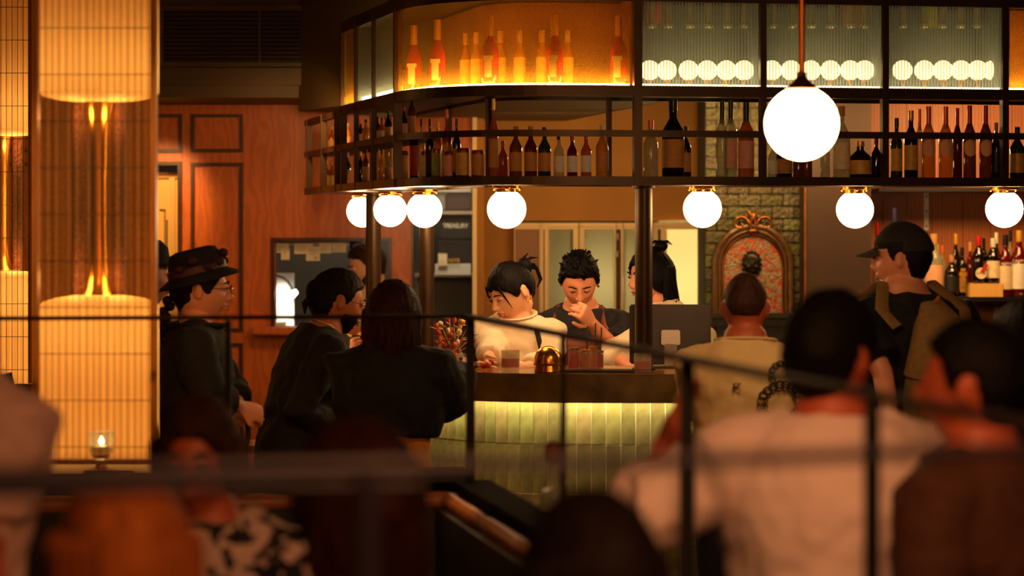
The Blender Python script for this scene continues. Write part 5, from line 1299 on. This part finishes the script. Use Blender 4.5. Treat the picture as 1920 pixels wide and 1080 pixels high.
def locks(s, mb, starts, fall, r=.012, n=10, wob=.012, seed=1, taper=.35):
    rl_ = random.Random(seed)
    for st in starts:
        p = s.h(*st) if len(st) == 3 else V(st); pts = [p]; L_ = fall * rl_.uniform(.85, 1.1)
        ph = rl_.uniform(0, 6)
        for k in range(1, n + 1):
            t = k / n; pts.append(p + V((math.sin(ph + t * 5) * wob * t, math.cos(ph * 1.7 + t * 4) * wob * t, -L_ * t)))
        mb.loft(pts, [r * (1 - (1 - taper) * (k / n) ** 2) for k in range(n + 1)], 7, round_ends=True)

# faces: 0 = away from the camera, 90 = to the left of the picture, -90 = to the right, 180 = to the camera
# --- bartender A
p = Person('woman bartender with a dark bun and cream shirt, looking down at the counter', 960, 546, 10.05, 158, lean=14, hyaw=-34, hpitch=30, female=True, skin='pale', top='cream', sleeve=.92, bottom='black', vox=.004, off=.018,
           armR=((925, 655, 9.95), (915, 672, 9.72)), armL=((1025, 680, 9.95), (985, 690, 9.74)), curl=(.5, .6))
def ex(mb):
    mb.ell(p.h(0.0, -.105, .062), (.034, .030, .034), 16, 12)
    rr_ = random.Random(2)
    for k in range(6):
        a = k * 1.05; q = p.h(.0, -.11, .066); mb.loft([q + V((.0, 0, 0)), q + V((.03 * math.cos(a), -.03, .03 * math.sin(a))), q + V((.045 * math.cos(a + .4), -.055, .045 * math.sin(a + .4)))], [.008, .006, .002], 6)
    mb.loft([p.h(0, -.12, .05), p.h(0, -.155, .02), p.h(0, -.15, -.03), p.h(0, -.12, -.05)], [.010, .009, .008, .003], 8, round_ends=True)
    for q in (-1, 1): mb.loft([p.h(q * .045, .078, .066), p.h(q * .060, .078, .02), p.h(q * .062, .068, -.04)], [.006, .0045, .001], 6)
p.hair('black', 'tied', ex, th=.012, nz=.003, fr=24, fringe=.012)
p.eyes(closed=True, browm='black')
for q in (1, -1):
    pts = [p.h(q * .082, -.006 + .012 * math.cos(a), -.042 + .012 * math.sin(a)) for a in [k * PI / 6 for k in range(12)]]; p.part('earring', MB().loft(pts, [.0014] * 12, 6, close=False), M_brass)
p.panel('apron', CL['brownleather'], .44, .765, 34, 146, .062)
for q, a in ((1, 52), (-1, 128)):
    m = MB().loft([p.tp(.76, a, .064), p.tp(.79, a - q * 4, .062), p.tp(.825, a - q * 8, .052), p.sp(q * .05 * p.H, .0, .862 * p.H), p.tp(.80, -60 if q > 0 else 240, .034), p.tp(.70, -75 if q > 0 else 255, .034)], [(.011, .003)] * 6, 8, side=(1, 0, 0)); p.part('apron_strap', m, CL['black'])
p.part('collar', MB().loft([p.tp(.862, a, .02) for a in range(70, 431, 24)], [(.014, .006)] * 16, 8), CL['cream'])
# --- bartender B
p = Person('bartender in dark shirt and brown apron, head bowed, hand at his mouth', 1086, 528, 10.45, 172, lean=16, hyaw=8, hpitch=34, skin='fair', top='navy', sleeve=.5, bottom='black', vox=.004,
           armL=((1150, 655, 10.35), (1110, 606, 10.17)), armR=((1030, 660, 10.4), (1050, 700, 10.2)), curl=(.85, .4), handn=((.3, -1, .2), None))
def ex(mb):
    rr_ = random.Random(4)
    for k in range(60):
        a = rr_.uniform(0, 2 * PI); b_ = rr_.uniform(.0, 1.0); u = V((math.sin(b_) * math.cos(a), math.sin(b_) * math.sin(a), math.cos(b_))); q = headpt(u) + u * .012
        dq_ = (u + V((rr_.uniform(-.4, .4), .35, .2))).normalized(); mb.loft([p.T @ q, p.T @ (q + dq_ * .012), p.T @ (q + dq_ * .026)], [.009, .006, .001], 6)
p.hair('black', 'short', ex, th=.016, nz=.006, fr=36, top=.012)
p.eyes(closed=True, browm='black')
p.part('moustache', MB().loft([p.h(-.022, .093, -.044), p.h(0, .103, -.038), p.h(.022, .093, -.044)], [.001, .003, .001], 8), HM['dark'])
p.part('ear_stud', MB().ell(p.h(-.084, -.006, -.030), .005, 8, 6), M_blk)
p.panel('apron', CL['brownleather'], .40, .80, 42, 138, .046)
for q, a in ((1, 50), (-1, 130)):
    p.part('apron_strap', MB().loft([p.tp(.795, a, .048), p.tp(.825, a + q * 4, .044), p.sp(q * .055 * p.H, .01, .862 * p.H), p.tp(.80, -60 if q > 0 else 240, .03)], [(.010, .003)] * 4, 8, side=(1, 0, 0)), CL['brownleather'])
for q in (-1, 1): p.part('collar_wing', MB().loft([p.sp(q * .035, -.06, .868 * p.H), p.sp(q * .062, .01, .842 * p.H), p.sp(q * .030, .075, .845 * p.H)], [(.016, .004), (.018, .004), (.006, .003)], 8, round_ends=True), CL['navy'])
# --- bartender C
p = Person('bartender with long black hair and top knot behind the dark pillar', 1221, 520, 10.5, 112, lean=8, hyaw=8, hpitch=8, skin='fair', female=True, top='cream', sleeve=.75, bottom='black', vox=.0045, off=.030, broad=1.12,
           armL=((1150, 668, 10.2), (1185, 690, 9.98)), armR=((1318, 640, 10.5), (1290, 700, 10.2)))
def ex(mb):
    mb.ell(p.h(.0, -.070, .128), (.030, .030, .026), 14, 10)
    for k in range(10):
        a = k * .63; q = p.h(0, -.07, .132); mb.loft([q, q + V((.03 * math.cos(a), .03 * math.sin(a), .018)), q + V((.05 * math.cos(a), .05 * math.sin(a), .0))], [.005, .004, .001], 6)
    locks(p, mb, [(math.sin(a) * .082, -math.cos(a) * .098, .03 - abs(math.sin(a)) * .0) for a in [k * .17 - 1.25 for k in range(15)]], .25, .017, wob=.02, seed=3, taper=.2)
    locks(p, mb, [(math.sin(a) * .09, -math.cos(a) * .112, .0) for a in [k * .2 - 1.2 for k in range(13)]], .235, .0045, wob=.045, seed=8, taper=.2)
p.hair('black', 'long', ex, th=.016, nz=.004, fr=24)
p.eyes(closed=False, browm='black')
p.part('collar', MB().loft([p.tp(.862, a, .02) for a in range(70, 431, 24)], [(.014, .006)] * 16, 8), CL['cream'])
for q, a in ((1, 60), (-1, 120)): p.part('apron_strap', MB().loft([p.tp(.70, a, .046), p.tp(.78, a, .046), p.sp(q * .055 * p.H, .0, .874 * p.H), p.tp(.79, -60 if q > 0 else 240, .044), p.tp(.68, -80 if q > 0 else 260, .044)], [(.010, .003)] * 5, 8, side=(1, 0, 0)), CL['black'])
# --- cook in the pass
p = Person('bearded cook half hidden behind a pillar in the kitchen pass', 688, 498, 13.0, 110, lean=6, hyaw=0, hpitch=22, skin='pale', top='cream', sleeve=.5, vox=.006)
p.hair('brown', 'short', th=.014, nz=.006); p.eyes(closed=True, browm='brown')
p.part('beard', MB().loft([p.h(-.062, .03, -.04), p.h(-.05, .07, -.075), p.h(0, .098, -.098), p.h(.05, .07, -.075), p.h(.062, .03, -.04)], [.010, .014, .018, .014, .010], 10, round_ends=True), HM['brown'])
p.panel('apron', CL['charcoal'], .44, .74, 35, 145, .03)
# --- D woman with the hat
p = Person('smiling woman with glasses and dark braid in black hat and long coat', 376, 545, 8.7, -84, lean=2, hyaw=2, hpitch=3, skin='fair', female=True, top='black', sleeve=.9, bottom='black', hem=.30, off=.026, vox=.004,
           armL=((432, 735, 8.9), (447, 757, 8.75)), armR=((392, 742, 8.45), (448, 762, 8.52)), curl=(.9, .9), handn=((0, .6, .6), (0, -.8, .5)), broad=1.12)
def ex(mb):
    pts = [p.h(.0, -.095, -.02), p.h(.03, -.12, -.07), p.h(.05, -.13, -.12), p.h(.055, -.12, -.17)]
    for k in range(9):
        t = k / 8; q = p.h(.035 + .02 * t, -.10 - .03 * math.sin(t * 2), -.02 - .16 * t); mb.ell(q + V((0, .008 * (-1) ** k, 0)), (.020, .020, .018), 10, 8)
p.hair('dark', 'tied', ex, th=.013, nz=.004)
p.eyes(closed=False, smile=True); p.glasses()
hm_ = MB(); T2 = p.T @ Matrix.Translation((0, -.012, .058)) @ Matrix.Rotation(math.radians(17), 4, 'X'); base = len(hm_.v)
hm_.lathe([(.0, .092), (.05, .094), (.074, .086), (.084, .066), (.090, .03), (.094, .004), (.104, -.003), (.126, -.016), (.134, -.026), (.132, -.029), (.122, -.022), (.100, -.010), (.088, -.004)], seg=36, sy=1.14); hm_.tf(T2)
p.part('hat', hm_, mat('black_felt', (16, 12, 14), .9, 0, .2, 30, .2))
m = MB().lathe([(.0925, .004), (.0955, .006), (.0945, .030), (.0915, .032)], seg=36, sy=1.14); m.tf(T2); p.part('hat_band', m, mat('dark_burgundy_ribbon', (70, 18, 24), .6, 0, .3, 30))
m = MB()
for k in range(7): m.ell(T2 @ V((.094 * math.cos(k * .5 - .6), .094 * 1.14 * math.sin(k * .5 - .6), .035 + .02 * math.sin(k * 2.0))), (.020, .020, .016), 10, 8)
p.part('hat_flower', m, mat('dark_wine_felt', (50, 12, 20), .8, 0, .3, 40))
m = MB()
for a in range(60, 421, 24): pass
m.loft([p.tp(.852, a, .035) for a in (110, 150, 200, 250, 300, 350, 390, 430)], [(.030, .010)] * 8, 10, round_ends=True); p.part('coat_collar', m, CL['black'])
p.part('bag_strap_end', MB().loft([p.wp(462, 770, 8.6), p.wp(466, 815, 8.6), p.wp(460, 855, 8.6)], [(.02, .006), (.03, .01), (.012, .006)], 8), CL['black'])
# --- E man with the dark hat behind her
p = Person('person in brimmed hat and black coat, mostly hidden by the oak screen', 270, 520, 9.3, -75, lean=3, skin='tan', top='black', bottom='black', hem=.34, off=.03, vox=.009, broad=1.15)
p.hair('dark', 'short', th=.012); p.eyes()
hm_ = MB(); T2 = p.T @ Matrix.Translation((0, -.005, .055)); hm_.lathe([(0, .085), (.06, .088), (.085, .06), (.094, .004), (.125, -.006), (.13, -.012), (.10, -.008), (.09, -.004)], seg=32, sy=1.14); hm_.tf(T2); p.part('hat', hm_, mat('black_felt'))
# --- F man with glasses leaning to the counter
p = Person('bearded man with glasses and dark sweater leaning over the counter', 634, 566, 9.25, -72, lean=20, hyaw=2, hpitch=16, skin='tan', top='charcoal', sleeve=.95, bottom='denim', hem=.46, off=.018, vox=.0045, broad=1.12,
           armL=((640, 720, 9.5), (655, 665, 9.85)), armR=((560, 770, 8.95), (630, 800, 9.1)))
def ex(mb):
    mb.ell(p.h(0, -.10, .01), (.04, .035, .05), 14, 10); mb.loft([p.h(0, -.10, -.01), p.h(0, -.125, -.045), p.h(0, -.115, -.075)], [.02, .014, .004], 8, round_ends=True)
p.hair('dark', 'short', ex, th=.014, nz=.003, fr=20, back=.012)
p.eyes(closed=False); p.glasses()
P_, Fc_ = sph(48, 32); vs = []
for u in P_:
    q = headpt(u); az = math.degrees(math.atan2(abs(u.x), u.y)); k = max(0, min(1, (-.030 - q.z) / .02)) * max(0, min(1, (88 - az) / 14)) ; 
    if az < 28: k *= max(0, min(1, (abs(q.z + .055) - .010) / .006))
    vs.append(p.T @ (q + u * (-.008 + k * .018 + k * .004 * noise.noise(u * 22))))
p.part('beard', MB().add(vs, Fc_), HM['dark'])
for q in (-1, 1): p.part('shirt_collar', MB().loft([p.sp(q * .030, -.065, .868 * p.H), p.sp(q * .066, .0, .868 * p.H), p.sp(q * .045, .075, .845 * p.H), p.sp(q * .030, .105, .800 * p.H)], [(.022, .006), (.026, .006), (.020, .005), (.008, .004)], 8, round_ends=True), CL['tee'])
# --- G woman in black from behind
p = Person('woman with long auburn hair, black top and mustard trousers, seen from behind', 737, 600, 8.6, -14, lean=6, hyaw=0, hpitch=4, skin='fair', female=True, top='black', sleeve=.95, bottom='mustard', hem=.655, off=.034, vox=.008, broad=1.2,
           armL=((688, 755, 8.5), (690, 700, 8.85)), armR=((838, 755, 8.6), (868, 700, 8.9)))
def ex(mb):
    locks(p, mb, [(math.sin(a) * .088, -math.cos(a) * .102, .02) for a in [k * .16 - 1.35 for k in range(18)]], .235, .024, wob=.02, seed=5, taper=.35)
p.hair('auburn', 'long', ex, th=.028, nz=.006)
# --- H man in cream tee
p = Person('man with cropped hair in cream T-shirt with dark ring print on its back', 1397, 578, 8.3, -4, lean=8, hyaw=0, hpitch=10, skin='ruddy', top='tee', sleeve=.5, bottom='denim', off=.014, vox=.007, broad=1.06, armL=((1310, 775, 8.5), (1330, 735, 8.8)), armR=((1480, 775, 8.5), (1465, 735, 8.8)))
p.hair('brown', 'crop', th=.006, nz=.002, fr=60)
PR = []
def prt(uv, z0=.70, sc=1.0): return p.tp(z0 + uv[1] / p.H, 270 + math.degrees((uv[0] + .02) / .165), .028)
def ring(cx, cz, R_, a0, a1, n, w=.006, r=.0085):
    for k in range(n):
        a = math.radians(a0 + (a1 - a0) * k / (n - 1)); c = (cx + R_ * math.cos(a), cz + R_ * math.sin(a)); pts = []
        t_ = (-math.sin(a), math.cos(a)); nn = (math.cos(a), math.sin(a))
        for j in range(11): b_ = j * PI / 5; pts.append(prt((c[0] + t_[0] * r * 1.35 * math.cos(b_) + nn[0] * r * math.sin(b_), c[1] + t_[1] * r * 1.35 * math.cos(b_) + nn[1] * r * math.sin(b_))))
        m_ = MB(); m_.loft(pts, [(.0036, .0018)] * 11, 6, close=False); p.part('print_link', m_, M_ink)
ring(.085, .118, .040, -25, 205, 10); ring(.085, .020, .066, 15, 345, 20, r=.0105); ring(.085, .02, .052, 25, 335, 16, r=.005)
for cx, cz in ((-.045, .075), (-.03, -.055), (-.03, -.085)):
    pr = MB()
    for (a, b_) in (((-.008, -.012), (-.008, .012)), ((-.008, .012), (.010, .012)), ((.010, .012), (-.006, 0)), ((-.006, 0), (.010, -.012))): pr.loft([prt((cx + a[0], cz + a[1])), prt((cx + b_[0], cz + b_[1]))], [(.003, .0016)] * 2, 6)
    p.part('print_letter', pr, M_ink)
p.part('neck_band', MB().loft([p.tp(.858, a, .018) for a in range(0, 361, 24)], [(.010, .006)] * 16, 8, close=False), CL['tee'])
# --- I man with cap and backpack
p = Person('man in a black cap and dark T-shirt wearing a canvas backpack, looking left', 1692, 487, 8.75, 28, lean=2, hyaw=38, hpitch=4, skin='fair', top='black', sleeve=.5, bottom='denim', off=.03, vox=.006, broad=1.22,
           armL=((1655, 700, 8.5), (1672, 800, 8.35)), armR=((1835, 700, 8.8), (1820, 800, 8.7)))
p.hair('dark', 'short', th=.010, nz=.003); p.eyes()
cp = MB(); P_, Fc_ = sph(48, 32); vs = []
for u in P_:
    q = headpt(u); k = max(0, min(1, (q.z - .040) / .012)); az = math.degrees(math.atan2(abs(u.x), u.y)); 
    if az > 100: k = max(0, min(1, (q.z - .012) / .012))
    vs.append(p.T @ (q * (1 + .04 * k) + u * (-.01 + k * .028)))
cp.add(vs, Fc_)
vs = []
for i in range(13):
    a = math.radians(-58 + 116 * i / 12)
    for j in range(7):
        t = j / 6; r_ = .085 + t * .078 * math.cos(a * 1.15) ** .5 if math.cos(a * 1.15) > 0 else .085
        vs.append(p.h(.088 * math.sin(a) * (1 + .12 * t), .02 + r_ * math.cos(a) * .95 + .0, .050 - .022 * t - .020 * abs(math.sin(a)) ** 2))
br = MB().add(vs, [(i * 7 + j, (i + 1) * 7 + j, (i + 1) * 7 + j + 1, i * 7 + j + 1) for i in range(12) for j in range(6)])
hat = p.part('cap_crown', cp, mat('faded_black_cotton', (32, 25, 20), .9, 0, .2, 30)); o = br.build('cap_visor', mat('olive_black_cotton', (58, 44, 24), .9, 0, .2, 30), p.root); q = o.modifiers.new('thickness', 'SOLIDIFY'); q.thickness = .004
PI_ = p
bp_ = empty('backpack', WP(1778, 720, 8.45), p.face - .05, 'olive canvas backpack with flap and leather strap worn by the man in the cap', 'backpack')
def bpl(x): return x
ctr = p.root.matrix_basis; Rm = Matrix.Rotation(p.face, 4, 'Z')
def tob(v): return v
bm_ = MB()
secs = [(0.47, .13, .060), (.51, .15, .085), (.58, .155, .095), (.67, .145, .09), (.75, .12, .075), (.80, .085, .05), (.825, .06, .03)]
def bpp(x, y, zf): q = p.sp(x - .015, y - (.064 * p.H) - .045, zf * p.H); return Matrix.Translation(p.loc) @ Rm @ q
bm_.loft([bpp(0, -.055 * (1 if 0 < i < 5 else .6), z) for i, (z, a, b_) in enumerate(secs)], [(a, b_) for z, a, b_ in secs], 24, side=Rm.to_3x3() @ V((1, 0, 0)), round_ends=True)
remesh(bm_.build('bag_body', CL['olive'], bp_, world=True), .01, 3)
fl = MB().loft([bpp(0, -.06, .69), bpp(0, -.075, .73), bpp(0, -.065, .79), bpp(0, -.02, .838)], [(.150, .088), (.142, .088), (.105, .066), (.05, .02)], 24, side=Rm.to_3x3() @ V((1, 0, 0))); fl.build('flap', mat('faded_olive_canvas', (138, 104, 54), .85, 0, .15, 40, .15), bp_, world=True)
pk = MB().loft([bpp(0, -.11, .48), bpp(0, -.135, .54), bpp(0, -.13, .60)], [(.10, .04), (.11, .05), (.10, .04)], 18, side=Rm.to_3x3() @ V((1, 0, 0)), round_ends=True); pk.build('front_pocket', CL['olive'], bp_, world=True)
Mw = Matrix.Translation(p.loc) @ Rm
for q in (-1, 1):
    m = MB().loft([Mw @ p.tp(.79, 270 + q * 30, .065), Mw @ p.tp(.825, 270 + q * 46, .06), Mw @ p.sp(q * .062 * p.H, -.01, .862 * p.H + .035), Mw @ p.tp(.82, 90 - q * 46, .062), Mw @ p.tp(.72, 90 - q * 60, .062), Mw @ p.tp(.62, 0 if q > 0 else 180, .062), Mw @ p.tp(.56, 270 + q * 50, .07)], [(.028, .006)] * 7, 8, side=Rm.to_3x3() @ V((1, 0, 0))); m.build('shoulder_strap', mat('faded_olive_canvas'), bp_, world=True)
m = MB().loft([Mw @ p.tp(.82, 262, .085), Mw @ p.tp(.85, 270, .115), Mw @ p.tp(.82, 280, .085)], [.007] * 3, 8); m.build('grab_loop', M_leath, bp_, world=True)
# --- J white shirt (between bar and railing)
p = Person('dark-haired man in white shirt seen from behind, one hand raised', 1560, 672, 5.05, -8, lean=8, hyaw=-30, hpitch=6, sit=1, stool='stool under the man in the white shirt', skin='ruddy', top='white', sleeve=.66, bottom='denim', off=.042, vox=.008, broad=1.0, H=1.74,
           armL=((1205, 970, 4.95), (1266, 790, 5.25)), armR=((1655, 1010, 5.1), (1600, 1040, 5.35)), curl=(.3, .5))
p.hair('black', 'short', th=.022, nz=.004, back=.01, top=.01)
# --- L brown jacket
p = Person('person with dark hair in a brown jacket at the right, head turned left', 1822, 725, 4.7, 48, lean=5, hyaw=15, sit=1, stool='stool under the person in the brown jacket', skin='ruddy', top='rust', sleeve=.95, bottom='denim', off=.03, vox=.009, broad=1.0, H=1.7)
p.hair('black', 'short', th=.018, nz=.004)
p = Person('dark-haired person further back at the right edge, head above the brown jacket', 1915, 650, 7.1, 20, lean=4, sit=1, stool='stool under the dark-haired person at the right edge', skin='tan', top='black', vox=.009, H=1.68)
p.hair('dark', 'short', th=.02, nz=.004)
# --- K, N, M, blonde, O : near guests
p = Person('nearest seated guest with parted dark brown hair at the bottom centre', 1112, 1105, 3.35, 25, lean=12, hpitch=16, sit=1, stool='stool under the nearest seated guest', skin='ruddy', female=True, top='black', vox=.009, H=1.66)
def ex(mb): locks(p, mb, [(math.sin(a) * .09, -math.cos(a) * .10, .02) for a in [k * .2 - 1.5 for k in range(16)]], .26, .024, wob=.02, seed=7)
p.hair('dark', 'long', ex, th=.024, nz=.006)
p = Person('seated guest with a reddish brown bob at the bottom, left of centre', 668, 948, 4.0, 25, lean=8, hyaw=22, sit=1, stool='stool under the guest with the reddish bob', skin='ruddy', female=True, top='black', vox=.009, H=1.66)
def ex(mb): locks(p, mb, [(math.sin(a) * .09, -math.cos(a) * .10, .03) for a in [k * .2 - 1.4 for k in range(15)]], .19, .026, wob=.015, seed=9)
p.hair('auburn', 'long', ex, th=.03, nz=.006)
p = Person('seated guest with brown hair in a black and white floral shirt', 374, 862, 5.0, 160, lean=6, hyaw=12, hpitch=8, sit=1, stool='stool under the guest in the floral shirt', skin='ruddy', female=True, top='floral', sleeve=.5, vox=.008, H=1.64, off=.03, broad=1.1)
def ex(mb): locks(p, mb, [(math.sin(a) * .088, -math.cos(a) * .09, .03) for a in [k * .2 - 1.7 for k in range(18)]], .10, .018, wob=.015, seed=12)
p.hair('brown', 'long', ex, th=.018, nz=.006); p.eyes()
p = Person('seated guest with long honey blond hair at the bottom left', 232, 1062, 3.5, 10, lean=8, sit=1, stool='stool under the honey blond guest', skin='ruddy', female=True, top='black', vox=.009, H=1.64)
def ex(mb): locks(p, mb, [(math.sin(a) * .09, -math.cos(a) * .10, .03) for a in [k * .2 - 1.5 for k in range(16)]], .30, .026, wob=.02, seed=15)
p.hair('blond', 'long', ex, th=.026, nz=.006)
p = Person('standing guest in a pale pink shirt cut off by the left edge', -108, 580, 4.6, -25, lean=3, hyaw=0, skin='ruddy', top='pinkw', sleeve=.5, bottom='denim', vox=.009, off=.04, broad=1.0, armR=((-40, 985, 4.5), (-5, 1100, 4.3)))
p.hair('dark', 'short', th=.014, nz=.004)
